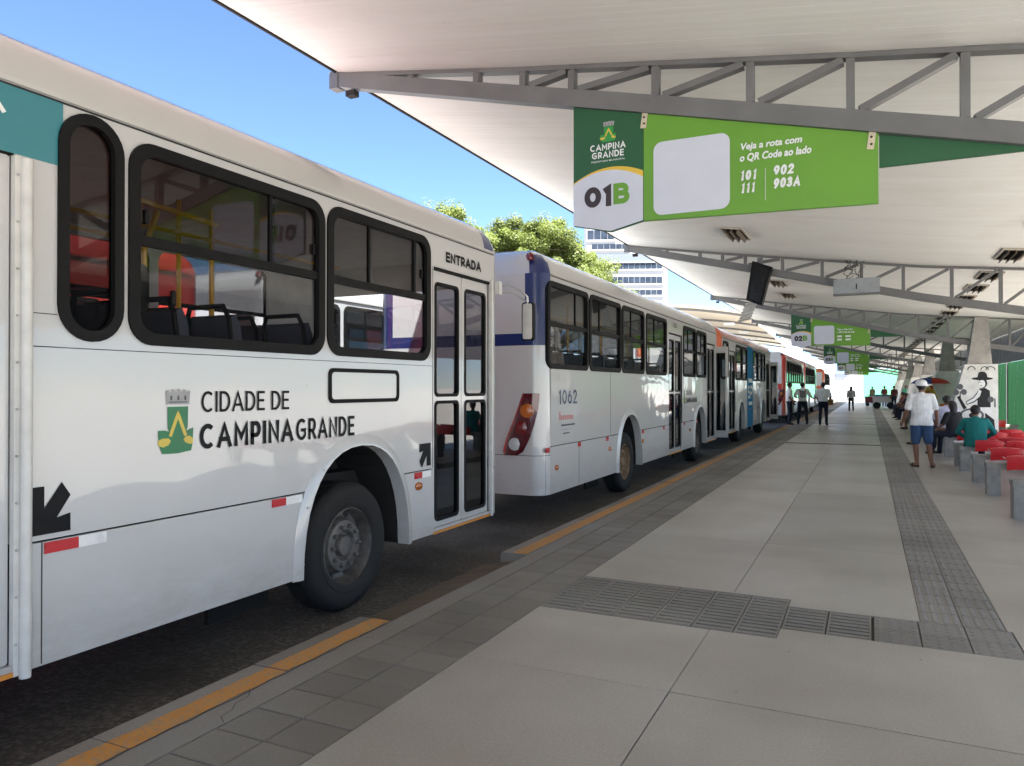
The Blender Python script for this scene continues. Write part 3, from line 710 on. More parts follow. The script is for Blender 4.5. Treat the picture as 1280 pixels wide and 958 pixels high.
# ------------------------------------------------------------------ buses
ZO = -RZ                        # bus parts are drawn in platform heights, the bus Empty stands on the road
BW = 2.5
ROOFP_PROF = [(0, 3.03), (0.012, 3.09), (0.05, 3.19), (0.13, 3.285), (0.28, 3.365), (0.5, 3.41), (1.2, 3.44)]
def arch_half(z, hw=0.665):
    f = min(1, max(0, (z-0.25)/0.90)); return hw*(1-f**2.3)**(1/2.3)
def arch_curve(ya, z0, n=16, grow=0.0):
    pts = []
    zt = 1.15+grow
    for k in range(n+1):
        a = pi*k/n
        # superellipse parametrisation
        cx = -abs(cos(a))**(2/2.3)*(1 if cos(a) > 0 else -1); sz = abs(sin(a))**(2/2.3)
        z = 0.25+(0.90+grow)*sz; y = ya+cx*(0.665+grow)
        if z >= z0-1e-6: pts.append((y, z))
    return pts
def solve_half(z): return arch_half(z)
wheel_me = {}
def wheel(parent, x, y, rimm, dirx=1, dual=False):
    w = bpy.data.objects.new('wheel', None); COL.objects.link(w); w.parent = parent; w.location = (x, y, 0.36+ZO)
    if dirx < 0: w.rotation_euler = (0, 0, pi)
    key = rimm.name
    if key not in wheel_me:
        t = MB().lathe((0,0,0), (1,0,0), [(0.285,.085),(0.30,.12),(0.315,.132),(0.35,.138),(0.355,.134),(0.42,.142),(0.455,.136),(0.478,.118),(0.49,.098),(0.50,.085),(0.50,.045),(0.488,.042),(0.488,.034),(0.50,.031),(0.50,-.031),(0.488,-.034),(0.488,-.042),(0.50,-.045),(0.5,-.1),(0.47,-.135),(0.30,-.13)], 48)
        tm = t.build('tyre', TYRE, w, smooth=True)
        r = MB().lathe((0,0,0), (1,0,0), [(0.30,.118),(0.292,.125),(0.283,.10),(0.278,.05),(0.262,.015),(0.225,.012),(0.212,.03),(0.205,.062),(0.195,.078),(0.17,.084),(0.125,.084),(0.115,.07),(0.10,.045),(0.085,.045),(0.08,.085),(0.075,.092),(0.0005,.094)], 40)
        rm = r.build('rim', rimm, w, smooth=True)
        nm = MB().lathe((0, 0, 0), (1,0,0), [(.017,0),(.017,.022),(.009,.034),(.0005,.035)], 8).build('wheel_nut', rimm, w)
        hm = MB().add([Vector((0, .022*cos(q*pi/6), .036*sin(q*pi/6))) for q in range(12)], [tuple(range(12))]).build('hand_hole', DARK, w)
        wheel_me[key] = [o.data for o in (tm, rm, nm, hm)]
    else:
        for nme, me in zip(('tyre', 'rim'), wheel_me[key]): link(nme, me, w)
        nm = link('wheel_nut', wheel_me[key][2], w); hm = link('hand_hole', wheel_me[key][3], w)
    nm.location = (0.083, .155, 0); a = pi/8; hm.location = (0.017, .244*cos(a), .244*sin(a)); hm.rotation_euler = (a, 0, 0)
    for k in range(1, 10):
        a = 2*pi*k/10; link('wheel_nut', wheel_me[key][2], w, (0.083, .155*cos(a), .155*sin(a)))
        if k < 8: a = 2*pi*(k+.5)/8; link('hand_hole', wheel_me[key][3], w, (0.017, .244*cos(a), .244*sin(a)), (a, 0, 0))
    return w

def ring_path(L, inset, rc, n=7, mid=False):
    # closed outline seen from above, starting on the platform side near the rear and going round the rear
    x1, x0, y0, y1 = -inset, -BW+inset, inset, L-inset; r = max(0.03, rc-inset*0.5); P = []
    for cx, cy, a0 in ((x1-r, y0+r, 0), (x0+r, y0+r, -90), (x0+r, y1-r, -180), (x1-r, y1-r, -270)):
        for k in range(n+1):
            a = R(a0-90*k/n); P.append((cx+r*cos(a), cy+r*sin(a)))
        if mid and a0 == -90: P += [(x0, 0.5), (x0, L-0.5)]
        if mid and a0 == -270: P += [(x1, L-0.36+inset*0.6), (x1, 0.5)]
    return P
SEAT = {}
def seat(parent, x, y):
    if 'b' not in SEAT:
        mb = MB(); mb.box((-0.21, 0, 1.30), (0.21, 0.42, 1.38))
        pts = [(0.0,1.36),(-0.03,1.7),(-0.08,2.0),(-0.12,2.08),(-0.16,2.06),(-0.12,1.7),(-0.08,1.36)]
        mb.prism(pts, lambda a, b: (0.20, a, b), lambda a, b: (-0.20, a, b)); mb.tube([(0, .2, .93), (0, .2, 1.3)], 0.04, 6)
        o = mb.build('passenger_seat', SEATM, parent); SEAT['b'] = o.data
        h = MB().tube([(-.19, -.13, 1.80), (-.19, -.17, 2.05), (-.15, -.18, 2.13), (.15, -.18, 2.13), (.19, -.17, 2.05), (.19, -.13, 1.80)], 0.018, 6).build('grab_rail', RUBBER, o); SEAT['h'] = h.data
        c = MB().prism([(-0.018,1.55),(-0.04,1.7),(-0.085,1.98),(-0.075,1.98),(-0.03,1.7),(-0.008,1.55)], lambda a, b: (0.15, a+0.012, b), lambda a, b: (-0.15, a+0.012, b)).build('cushion', SEATG, o); SEAT['c'] = c.data
    else:
        o = link('passenger_seat', SEAT['b'], parent); link('grab_rail', SEAT['h'], o); link('cushion', SEAT['c'], o)
    o.location = (x, y, ZO)

def bus_window(parent, y0, y1, z0=1.84, z1=2.95, r=0.12, fw=0.068, split=2.412, x=0.0, upper=GLASS_D, lower=GLASS_C, uprights=(0.68,), fine=True):
    n = 7 if fine else 3
    out = rr(y0, y1, z0, z1, r, n); inn = rr(y0+fw, y1-fw, z0+fw, z1-fw, max(0.03, r-fw*0.7), n)
    mb = MB().prism(out, lambda a, b: (x+0.016, a, b), lambda a, b: (x-0.035, a, b), holes=[inn])
    o = mb.build('window', RUBBER, parent, loc=(0, 0, ZO), smooth=fine)
    a, b, c, d = y0+fw*0.8, y1-fw*0.8, z0+fw*0.8, z1-fw*0.8
    if split:
        MB().box((x-0.026, y0+fw, split-0.028), (x+0.004, y1-fw, split+0.028)).build('cross_bar', RUBBER, o)
        MB().add([(x-0.018,a,c),(x-0.018,b,c),(x-0.018,b,split),(x-0.018,a,split)], [(0,1,2,3)]).build('pane', lower, o)
        s0 = a
        ed = [a]+[a+(b-a)*u for u in uprights]+[b]
        for i, (e0, e1) in enumerate(zip(ed[:-1], ed[1:])):
            xx = x-0.014-0.006*(i % 2); MB().add([(xx,e0,split),(xx,e1+(0.05 if i+2 < len(ed) else 0),split),(xx,e1+(0.05 if i+2 < len(ed) else 0),d),(xx,e0,d)], [(0,1,2,3)]).build('pane', upper, o)
        for u in uprights:
            yy = a+(b-a)*u; MB().box((x-0.024, yy-0.012, split+0.028), (x-0.002, yy+0.012, z1-fw)).build('sash_bar', RUBBER, o)
    else:
        MB().add([(x-0.018,a,c),(x-0.018,b,c),(x-0.018,b,d),(x-0.018,a,d)], [(0,1,2,3)]).build('pane', upper, o)
    return o

def bus_door(parent, y0, y1, open_leaf=False, teal=False, dark=GLASS_D, mg=0.0):
    d = bpy.data.objects.new('door', None); COL.objects.link(d); d.parent = parent; d.location = (0, 0, ZO)
    wl = (y1-y0)/2
    for k in range(2):
        a, b = y0+wl*k+0.006, y0+wl*(k+1)-0.006
        b_ = b; b = b-mg; up = rr(a+0.06, b-0.05, 1.52, 2.585, 0.05, 4); lo = rr(a+0.06, b-0.05, 0.36, 1.475, 0.05, 4)
        lf = MB().prism(rr(a, b_, 0.305, 2.69, 0.01, 1), lambda p, q: (-0.03, p, q), lambda p, q: (-0.065, p, q), holes=[up, lo]).build('door_leaf', WHITE, d)
        mb = MB()
        for h, (c0, c1) in ((up, (1.52, 2.585)), (lo, (0.36, 1.475))):
            inn = rr(a+0.085, b-0.075, c0+0.025, c1-0.025, 0.035, 4); o2 = rr(a+0.055, b-0.045, c0-0.005, c1+0.005, 0.055, 4)
            mb.prism(o2, lambda p, q: (-0.022, p, q), lambda p, q: (-0.06, p, q), holes=[inn])
        mb.build('door_gasket', RUBBER, d)
        for (c0, c1), gmat in (((1.53, 2.575), GLASS_C if not teal else GLASS_D), ((0.37, 1.465), dark)):
            MB().add([(-0.045,a+.07,c0),(-0.045,b-.06,c0),(-0.045,b-.06,c1),(-0.045,a+.07,c1)], [(0,1,2,3)]).build('pane', gmat, d)
    MB().box((-0.07, y0, 0.252), (0.006, y1, 0.272)).build('step_edge', ORSTEP, d)
    MB().box((-0.07, y0, 0.274), (-0.004, y1, 0.302)).build('sill', WHITE, d)
    MB().box((-0.06, y0, 2.694), (-0.004, y1, 2.718)).build('header_seal', RUBBER, d)
    if open_leaf:
        for k in range(2):
            MB().box((0.0, y1-0.06*k-0.08, 0.32), (0.34, y1-0.06*k-0.045, 2.66)).build('open_leaf', WHITE, d)
            MB().box((0.06, y1-0.06*k-0.084, 0.5), (0.29, y1-0.06*k-0.041, 2.5)).build('pane', GLASS_K, d)
    return d

def make_bus(label, X, Yr, L, axles, windows, doors, seats=True, roofmat=None, livery=None, liv_mats=None, rear='lamps', far_windows=True, rc=0.20, fine=True, rims=None, group='buses lined up along the kerb'):
    t = thing('city_bus', label, 'bus', (X, Yr, RZ), 0, group)
    liv = livery or (lambda x, y, z: 0)
    mats = liv_mats or [WHITE]
    off = (0, 0, ZO)
    zc = 0.86
    # upper side panel: bottom edge runs from rear to front with notches, then back along the gutter
    ya, yb = rc, L-rc
    notches = [(a, 'a') for a in axles]+[((d[0]+d[1])/2, 'd', d) for d in doors]
    notches.sort(key=lambda q: q[0])
    bottom = [(ya, zc+0.004)]
    for q in notches:
        if q[1] == 'a':
            bottom += [(q[0]-arch_half(zc+.004), zc+.004)]+[p for p in arch_curve(q[0], zc+0.02)]+[(q[0]+arch_half(zc+.004), zc+.004)]
        else: bottom += [(q[2][0], zc+0.004), (q[2][0], 2.72), (q[2][1], 2.72), (q[2][1], zc+0.004)]
    bottom += [(yb, zc+0.004), (yb, 3.03), (ya, 3.03)]
    holes = []
    for w in windows:
        zz0, zz1 = w.get('z', (1.84, 2.95)); holes.append(rr(w['y'][0]+0.03, w['y'][1]-0.03, zz0+0.03, zz1-0.03, w.get('r', 0.12), 5))
    MB().poly(bottom, holes, lambda a, b: (0, a, b)).build('side_panel', WHITE, t, loc=off)
    MB().poly(bottom, holes, lambda a, b: (-0.05, a, b)).build('inner_lining', INNER, t, loc=off)
    # skirt panels with a dark joint above and between them
    cuts = [ya]
    for q in notches: cuts += ([('a', q[0])] if q[1] == 'a' else [('d', q[2])])
    def skirt(l, r_):
        P = []
        ll = l if not isinstance(l, tuple) else None
        zz = [0.26+(zc-0.006-0.26)*k/8 for k in range(9)]
        left = [((l if not isinstance(l, tuple) else (l[1]+arch_half(z) if l[0] == 'a' else l[1][1])), z) for z in zz]
        right = [((r_ if not isinstance(r_, tuple) else (r_[1]-arch_half(z) if r_[0] == 'a' else r_[1][0])), z) for z in zz]
        P = [(p[0]+0.003, p[1]) for p in left]; Q = [(p[0]-0.003, p[1]) for p in right]
        MB().prism(P+Q[::-1], lambda a, b: (0.0, a, b), lambda a, b: (-0.02, a, b)).build('skirt_panel', WHITE, t, loc=off)
    seq = cuts+[yb]
    for l, r_ in zip(seq[:-1], seq[1:]):
        la = l if not isinstance(l, tuple) else (l[1]+0.68 if l[0] == 'a' else l[1][1]); rb = r_ if not isinstance(r_, tuple) else (r_[1]-0.68 if r_[0] == 'a' else r_[1][0])
        if rb-la > 2.4: m_ = (la+rb)/2; skirt(l, m_-0.25); skirt(m_-0.25, r_)
        else: skirt(l, r_)
    # far side
    fw = []
    yy = 0.5
    while yy+1.4 < L-0.4: fw.append((yy, yy+1.4)); yy += 1.5
    fb = [(ya, 0.26)]
    for a in axles: fb += [p for p in arch_curve(a, 0.26)]
    fb += [(yb, 0.26), (yb, 3.03), (ya, 3.03)]
    MB().poly(fb, [rr(a, b, 1.84, 2.9, 0.1, 3) for a, b in fw], lambda a, b: (-BW, a, b)).build('far_side_panel', mats[0], t, loc=off)
    MB().poly([(ya, 0.95), (yb, 0.95), (yb, 3.0), (ya, 3.0)], [rr(a, b, 1.84, 2.9, 0.1, 3) for a, b in fw], lambda a, b: (-BW+0.05, a, b)).build('far_inner_lining', INNER, t, loc=off)
    for a, b in fw:
        o = MB().box((-BW-0.01, a-0.02, 2.39), (-BW+0.02, b+0.02, 2.43)).build('far_window', RUBBER, t, loc=off)
        MB().add([(-BW+.012,a-.03,1.81),(-BW+.012,b+.03,1.81),(-BW+.012,b+.03,2.40),(-BW+.012,a-.03,2.40)], [(0,1,2,3)]).build('pane', GLASS_C, o)
        MB().add([(-BW+.012,a-.03,2.41),(-BW+.012,b+.03,2.41),(-BW+.012,b+.03,2.93),(-BW+.012,a-.03,2.93)], [(0,1,2,3)]).build('pane', GLASS_K, o)
    # roof
    mb = MB(); rings = [ring_path(L, i, rc, 7, True) for i, z in ROOFP_PROF]; n = len(rings[0])
    for (i, z), P in zip(ROOFP_PROF, rings): mb.v += [(p[0], p[1], z) for p in P]
    for q in range(len(rings)-1):
        for k in range(n):
            k2 = (k+1) % n; f = [q*n+k, q*n+k2, (q+1)*n+k2, (q+1)*n+k]
            c = [sum(mb.v[v][j] for v in f)/4 for j in range(3)]; mb.f.append(f); mb.m.append(liv(c[0], c[1], c[2]) if livery else 0)
    mb.f.append([(len(rings)-1)*n+k for k in range(n)]); mb.m.append(0)
    rm = [roofmat or ROOFP]+list(mats[1:])
    mb.build('roof', rm, t, loc=off, smooth=True)
    MB().box((0.0005, ya, 3.008), (0.004, yb, 3.018)).build('gutter_seam', DARK, t, loc=off)
    MB().box((0.0, ya, 3.022), (0.018, yb, 3.045)).build('rain_gutter', roofmat or ROOFP, t, loc=off)
    MB().add([(-.05,ya,2.99),(-.05,yb,2.99),(-BW+.05,yb,2.99),(-BW+.05,ya,2.99)], [(0,1,2,3)]).build('inner_ceiling', INNER, t, loc=off)
    fe = [ya]+[v for a in sorted(axles) for v in (a-0.70, a+0.70)]+[yb]; mb = MB()
    for a, b in zip(fe[0::2], fe[1::2]): mb.box((-BW+.055, a, .90), (-.07, b, .93))
    for a in axles: mb.box((-BW+.66, a-.699, .90), (-.66, a+.699, .93)); mb.box((-BW+.055, a-.69, 1.20), (-BW+.66, a+.69, 1.22)); mb.box((-.66, a-.69, 1.20), (-.07, a+.69, 1.22))
    mb.build('floor', FLOORB, t, loc=off)
    # ends
    zl = [0.26, 0.75, 0.757, 1.1, 1.5, 1.8, 2.13, 2.28, 2.5, 2.7, 2.87, 3.03]
    def endwall(name, P, flip):
        mb = MB(); m_ = len(P)
        for z in zl: mb.v += [(p[0], p[1], z) for p in P]
        for q in range(len(zl)-1):
            for k in range(m_-1):
                f = [q*m_+k, q*m_+k+1, (q+1)*m_+k+1, (q+1)*m_+k]; c = [sum(mb.v[v][j] for v in f)/4 for j in range(3)]
                if flip and 1.5 < c[2] < 2.7 and abs(c[0]+BW/2) < 0.1: continue
                mb.f.append(f); mb.m.append(len(mats) if q == 1 else liv(*c))
        return mb.build(name, list(mats)+[DARK], t, loc=off, smooth=True)
    P = ring_path(L, 0, rc); h = n//4
    extra = [(x, 0.0) for x in (-0.26, -0.32, -0.6, -1.25, -1.9, -2.18, -2.24)]
    Pr = P[:8]+[p for p in extra if -BW+rc < p[0] < -rc]+P[8:16]
    endwall('rear_wall', Pr, False)
    Pf = P[16:24]+P[24:32]
    fwall = endwall('front_wall', Pf, True)
    ws = MB().add([(-0.15,L+.006,1.47),(-BW+.15,L+.006,1.47),(-BW+.15,L+.006,2.73),(-0.15,L+.006,2.73)], [(0,1,2,3)]).build('windscreen', GLASS_C, t, loc=off)
    # underbody, wells, wheels
    ed = [0.15]+[v for a in sorted(axles) for v in (a-0.66, a+0.66)]+[L-0.15]
    mb = MB()
    for a, b in zip(ed[0::2], ed[1::2]): mb.box((-BW+.10, a, 0.30), (-0.10, b, 0.885))
    for a in axles: mb.box((-BW+.45, a-0.655, 0.25), (-0.45, a+0.655, 0.885))
    mb.build('underbody', DARK, t, loc=off)
    for i, a in enumerate(sorted(axles)):
        rimm = (rims or [RIM, RIM])[i]
        wheel(t, -0.20, a-0.03, rimm); wheel(t, -BW+0.20, a-0.03, RIM, -1)
        o1 = arch_curve(a, 0.25, 20, 0.085); i1 = arch_curve(a, 0.25, 20)
        fl = MB(); nn = len(i1)
        for (p, q) in zip(o1, i1): fl.v += [(0.001, p[0], p[1]), (0.028, p[0]*0.25+q[0]*0.75, p[1]*0.25+q[1]*0.75), (0.028, q[0], q[1]), (-0.09, q[0], q[1])]
        for k in range(nn-1):
            for j in range(3): fl.f.append([4*k+j, 4*k+j+1, 4*k+5+j, 4*k+4+j]); fl.m.append(0)
        fl.build('wheel_arch', WHITE, t, loc=off, smooth=True)
        i2 = arch_curve(a, 0.25, 16, 0.01); wl_ = MB()
        for p in i2: wl_.v += [(-0.052, p[0], p[1]), (-0.62, p[0], p[1])]
        for k in range(len(i2)-1): wl_.f.append([2*k, 2*k+1, 2*k+3, 2*k+2]); wl_.m.append(0)
        wl_.f.append([2*k+1 for k in range(len(i2))]); wl_.m.append(0)
        wl_.build('wheel_well', DARK, t, loc=off)
        MB().box((-0.40, a-1.15, 0.02), (-0.36, a-0.60, 0.32)).build('mud_flap', mat('mud_flap', (0.02, 0.018, 0.016), 0.9, spec=0.1), t, loc=off)
    for w in windows:
        kw = {k: v for k, v in w.items() if k not in ('y', 'z')}
        zz0, zz1 = w.get('z', (1.84, 2.95)); bus_window(t, w['y'][0], w['y'][1], zz0, zz1, fine=fine, **kw)
    for d in doors: bus_door(t, d[0], d[1], **(d[2] if len(d) > 2 else {}))
    if seats:
        yy = 1.0
        while yy < L-3.2:
            for x in (-0.30, -0.74, -1.76, -2.20):
                if any(dd[0]-0.3 < yy+0.2 < dd[1]+0.3 for dd in doors) and x > -1.2: continue
                seat(t, x, yy)
            yy += 0.86
        yy = 1.6
        while yy < L-2:
            MB().tube([(-0.98, yy, .93), (-0.98, yy, 2.985)], 0.018, 6).build('grab_pole', YELLOW, t, loc=off); yy += 1.72
        for x in (-0.98, -1.5): MB().tube([(x, 0.6, 2.74), (x, L-1.5, 2.74)], 0.017, 6).build('hand_rail', YELLOW, t, loc=off)
    if rear == 'lamps':
        def ry(x): return (rc-math.sqrt(max(0, rc*rc-(x+rc)**2))) if x > -rc else 0.0
        for sgn in (0, 1):
            mb = MB(); rows = [(0.755, -0.545, -0.36), (0.80, -0.56, -0.28), (0.95, -0.52, -0.20), (1.15, -0.43, -0.13), (1.33, -0.36, -0.09), (1.47, -0.31, -0.075), (1.53, -0.285, -0.075)]
            C_ = 6; fl = lambda x: -BW-x if sgn else x
            for z, a, b in rows:
                for k in range(C_+1):
                    x = a+(b-a)*k/C_; e = 0.012 if (k in (0, C_)) else 0.03
                    mb.v.append((fl(x), ry(x)-e, z))
            for q in range(len(rows)-1):
                for k in range(C_): mb.f.append([q*(C_+1)+k, q*(C_+1)+k+1, (q+1)*(C_+1)+k+1, (q+1)*(C_+1)+k]); mb.m.append(0)
            lamp = mb.build('tail_lamp', LENSR, t, loc=off, smooth=True)
            for x, z, m_, r2 in ((-0.215, 1.315, AMBER, 0.082), (-0.29, 1.10, LENSR2, 0.078), (-0.385, 0.895, LENSW, 0.072)):
                MB().lathe((fl(x), ry(x)-0.03, z), (0.25 if not sgn else -0.25, -1, 0), [(r2+.008, 0), (r2+.006, 0.012), (r2, 0.012), (r2*0.8, 0.018), (r2*0.45, 0.022), (0.001, 0.023)], 20).build('lens', m_, lamp, smooth=True)
            MB().lathe((fl(-0.20), 0.02 if True else 0, 3.235), (0.2 if not sgn else -0.2, -1, 0.3), [(0.05, -0.02), (0.05, 0.02), (0.03, 0.035), (0.001, 0.04)], 16).build('marker_lamp', LENSR2, t, loc=off, smooth=True)

    return t

def crest(parent, y0, z0, w, h, x=0.004, face='side', colors=(CGREY, CGREEN, CYELL)):
    # municipal crest: grey mural crown, green shield with a yellow chevron, green and yellow ribbon
    def P(a, b, d):
        if face == 'side': return (x+d, y0+a*w, z0+b*h)
        return (y0+a*w, x-d, z0+b*h)
    root = bpy.data.objects.new('crest', None); COL.objects.link(root); root.parent = parent
    if face == 'side': root.location = (0, 0, ZO)
    def sh(pts, m, d, nm): MB().poly(pts, [], lambda a, b: P(a, b, d)).build(nm, m, root)
    cr, gn, yl = colors
    sh([(.24,.755),(.23,.93),(.22,.96),(.30,.985),(.31,.945),(.36,.95),(.37,.99),(.46,.985),(.47,.955),(.52,.955),(.53,1.0),(.61,.995),(.62,.955),(.67,.955),(.68,.99),(.77,.985),(.78,.95),(.82,.95),(.84,.98),(.90,.95),(.88,.92),(.86,.755)], cr, .001, 'crown')
    sh([(.30,.80),(.80,.80),(.80,.785),(.30,.785)], MURALG, .002, 'crown_band')
    for a in (.34, .53, .72): sh([(a,.82),(a+.05,.82),(a+.05,.89),(a,.89)], MURALG, .002, 'crown_gap')
    sh([(.27,.72),(.83,.72),(.82,.40),(.74,.26),(.55,.17),(.36,.26),(.28,.40)], gn, .001, 'shield')
    sh([(.55,.66),(.60,.60),(.80,.27),(.72,.25),(.55,.53),(.38,.25),(.30,.27),(.50,.60)], yl, .002, 'chevron')
    sh([(.03,.36),(.20,.36),(.30,.34),(.36,.34),(.55,.34),(.74,.34),(.80,.34),(.86,.36),(.98,.38),(.96,.14),(.92,.02),(.55,-.01),(.14,.0),(.05,.14)], gn, .0005, 'ribbon')
    sh([(.02,.20),(.12,.235),(.30,.235),(.36,.19),(.30,.13),(.16,.10),(.03,.13)], yl, .0018, 'ribbon_fold')
    sh([(.97,.20),(.88,.255),(.76,.25),(.70,.20),(.76,.15),(.90,.12),(.96,.14)], yl, .0018, 'ribbon_fold')
    return root
def decal(parent, pts, m, x=0.003, name='decal'):
    return MB().poly(pts, [], lambda a, b: (x, a, b)).build(name, m, parent, loc=(0, 0, ZO))
def rect(a, b, c, d): return [(a, c), (b, c), (b, d), (a, d)]

# ---- bus nearest the viewer
YR = -4.60; L1 = 11.82
l = lambda *v: tuple(q-YR for q in v)
def liv1(x, y, z):
    return 1 if (z > 3.05 and y > L1-0.34 and x > -0.6) else 0
b1 = make_bus('white city bus nearest the viewer with CIDADE DE CAMPINA GRANDE and ENTRADA lettering', -3.6, YR, L1, [l(4.75)[0], l(4.75)[0]-5.9],
    [dict(y=l(-0.75, 0.85), uprights=(0.5,)), dict(y=l(-2.4, -0.8)), dict(y=l(-4.0, -2.45)),
     dict(y=l(2.334, 2.691), z=(1.835, 3.0), r=0.19, fw=0.055, split=None, upper=GLASS_D),
     dict(y=l(2.722, 4.325), z=(1.835, 2.955), r=0.15, uprights=(0.68,)), dict(y=l(4.355, 5.785), z=(1.84, 2.965), r=0.15, uprights=(0.36, 0.86))],
    [(*l(0.93, 2.13), {'mg': 0.16}), (*l(5.855, 6.985), {'dark': GLASS_K})], livery=liv1, liv_mats=[WHITE, BLUE], rc=0.16)
o = decal(b1, rect(*l(0.75, 2.36), 2.695, 3.018), TEALP, 0.003, 'teal_band'); o['label'] = 'teal band above the middle door'
stext('SAÍDA', TWHITE, b1, (0.006, l(1.30)[0], 2.86+ZO), SIDE, 0.79, 0.12, 0.022)
stext('ENTRADA', BLACK, b1, (0.005, l(6.07)[0], 2.79+ZO), SIDE, 0.70, 0.098, 0.024, 0.13)
stext('CIDADE DE', BLACK, b1, (0.005, l(3.212)[0], 1.452+ZO), SIDE, 0.745, 0.128, 0.0165)
stext('CAMPINA', BLACK, b1, (0.005, l(3.20)[0], 1.232+ZO), SIDE, 0.80, 0.152, 0.0285, 0.20)
stext('GRANDE', BLACK, b1, (0.005, l(4.03)[0], 1.232+ZO), SIDE, 0.65, 0.152, 0.0235, 0.20)
crest(b1, l(2.905)[0], 1.225, 0.255, 0.37, 0.003)
# flap outline
mb = MB().prism(rr(*l(4.375, 5.285), 1.484, 1.748, 0.05, 5), lambda a, b: (0.012, a, b), lambda a, b: (-0.01, a, b), holes=[rr(*l(4.405, 5.255), 1.514, 1.718, 0.03, 5)])
fl = mb.build('filler_flap', RUBBER, b1, loc=(0, 0, ZO)); MB().poly(rr(*l(4.40, 5.26), 1.51, 1.72, 0.03, 4), [], lambda a, b: (0.004, a, b)).build('flap_lid', WHITE, fl)
def arrow(parent, y0, y1, z0, z1, up):
    A = [(0,0),(1,0),(1,.36),(.66,.30),(1,.72),(.78,1),(.36,.52),(.36,.95),(0,.95)]     # points down-left
    if up: A = [(1-a, 1-b) for a, b in A]
    decal(parent, [(y0+a*(y1-y0), z0+b*(z1-z0)) for a, b in A], BLACK, 0.004, 'arrow_mark')
arrow(b1, *l(2.20, 2.405), 0.89, 1.135, False); arrow(b1, *l(5.61, 5.80), 0.885, 1.10, True)
def reflector(parent, y0, y1, z0, z1, half=0.5, white=True):
    m_ = y0+(y1-y0)*half
    MB().box((0.001, y0, z0), (0.006, m_, z1)).build('red_reflector', REFR, parent, loc=(0, 0, ZO))
    if white: MB().box((0.001, m_+.001, z0), (0.006, y1, z1)).build('white_reflector', REFW, parent, loc=(0, 0, ZO))
reflector(b1, *l(2.275, 2.60), 0.795, 0.85, 0.53); reflector(b1, *l(3.80, 4.09), 0.797, 0.85, 0.45); reflector(b1, *l(5.535, 5.80), 0.795, 0.85, 0.45)
def marker(parent, y, z, m=AMBER, r=0.036):
    mb = MB().lathe((0, 0, 0), (1, 0, 0), [(r, 0), (r, 0.008), (r*0.7, 0.016), (0.001, 0.019)], 18)
    o = mb.build('side_marker', m, parent, smooth=True, loc=(0.001, y, z+ZO)); o.scale = (1, 1.6, 1)
marker(b1, l(5.60)[0], 0.728)
# panel joints and rivets
for z in (1.80, 1.96): MB().box((0.0005, l(2.21)[0], z-.002), (0.0025, l(2.335)[0], z+.002)).build('panel_joint', DARK, b1, loc=(0, 0, ZO))
MB().box((0.0005, l(2.21)[0], 1.797), (0.0022, l(5.84)[0], 1.801)).build('panel_joint', DARK, b1, loc=(0, 0, ZO))
MB().box((0.0005, l(5.835)[0], 0.87), (0.0022, l(5.840)[0], 2.72)).build('panel_joint', DARK, b1, loc=(0, 0, ZO))
for yv in (2.262, 4.105): MB().box((0.0005, l(yv)[0], 0.27), (0.0022, l(yv)[0]+.005, 0.853)).build('panel_joint', DARK, b1, loc=(0, 0, ZO))
MB().tube([(0.012, l(2.18)[0], 0.235), (0.016, l(2.18)[0], 1.4), (0.012, l(2.18)[0], 2.68)], 0.026, 10).build('door_post', ALU, b1, loc=(0, 0, ZO), smooth=True)
MB().box((-0.03, l(2.131)[0], 0.25), (0.004, l(2.158)[0], 2.69)).build('door_jamb', ALU, b1, loc=(0, 0, ZO))
for k in range(11):
    MB().lathe((0.006, l(2.142)[0], 0.4+0.22*k+ZO), (1, 0, 0), [(0.007, 0), (0.006, 0.003), (0.001, 0.005)], 8).build('screw', STEEL, b1)
for (yv, z) in ((4.13, 0.75), (4.085, 0.36), (5.43, 0.36), (4.30, 1.0)):
    MB().lathe((0.024, l(yv)[0], z+ZO), (1, 0, 0), [(0.009, 0), (0.008, 0.005), (0.001, 0.007)], 8).build('screw', STEEL, b1)
MB().box((-0.02, l(6.99)[0], 0.25), (0.02, l(7.02)[0], 2.74)).build('door_jamb', ALU, b1, loc=(0, 0, ZO))
# mirror on its arm
mr = MB().tube([(0.02, l(7.16)[0], 2.70), (0.06, l(7.30)[0], 2.72), (0.12, l(7.50)[0], 2.68), (0.155, l(7.60)[0], 2.62), (0.155, l(7.62)[0], 2.45)], 0.012, 8).tube([(0.02, l(7.16)[0], 2.63), (0.08, l(7.38)[0], 2.65), (0.14, l(7.58)[0], 2.57)], 0.010, 8).build('mirror_arm', STEEL, b1, loc=(0, 0, ZO), smooth=True)
hd = MB().prism(rr(0.085, 0.225, 2.13, 2.56, 0.03, 4), lambda a, b: (a, l(7.60)[0], b), lambda a, b: (a, l(7.66)[0], b)).build('mirror_housing', RUBBER, mr)
MB().poly(rr(0.097, 0.213, 2.145, 2.545, 0.025, 4), [], lambda a, b: (a, l(7.597)[0], b)).build('mirror_glass', MIRROR, mr)
MB().box((0.0, l(7.10)[0], 2.60), (0.05, l(7.17)[0], 2.74)).build('mirror_hinge', ALU, b1, loc=(0, 0, ZO))
for yv, zv in ((2.84, 2.55), (3.80, 2.60), (4.22, 2.60), (5.66, 2.62), (4.47, 2.12), (3.02, 2.12)):
    MB().prism(rr(l(yv)[0]-.012, l(yv)[0]+.012, zv-.04, zv+.04, .01, 2), lambda a, b: (0.0, a, b), lambda a, b: (-0.02, a, b)).build('window_latch', RUBBER, b1, loc=(0, 0, ZO))
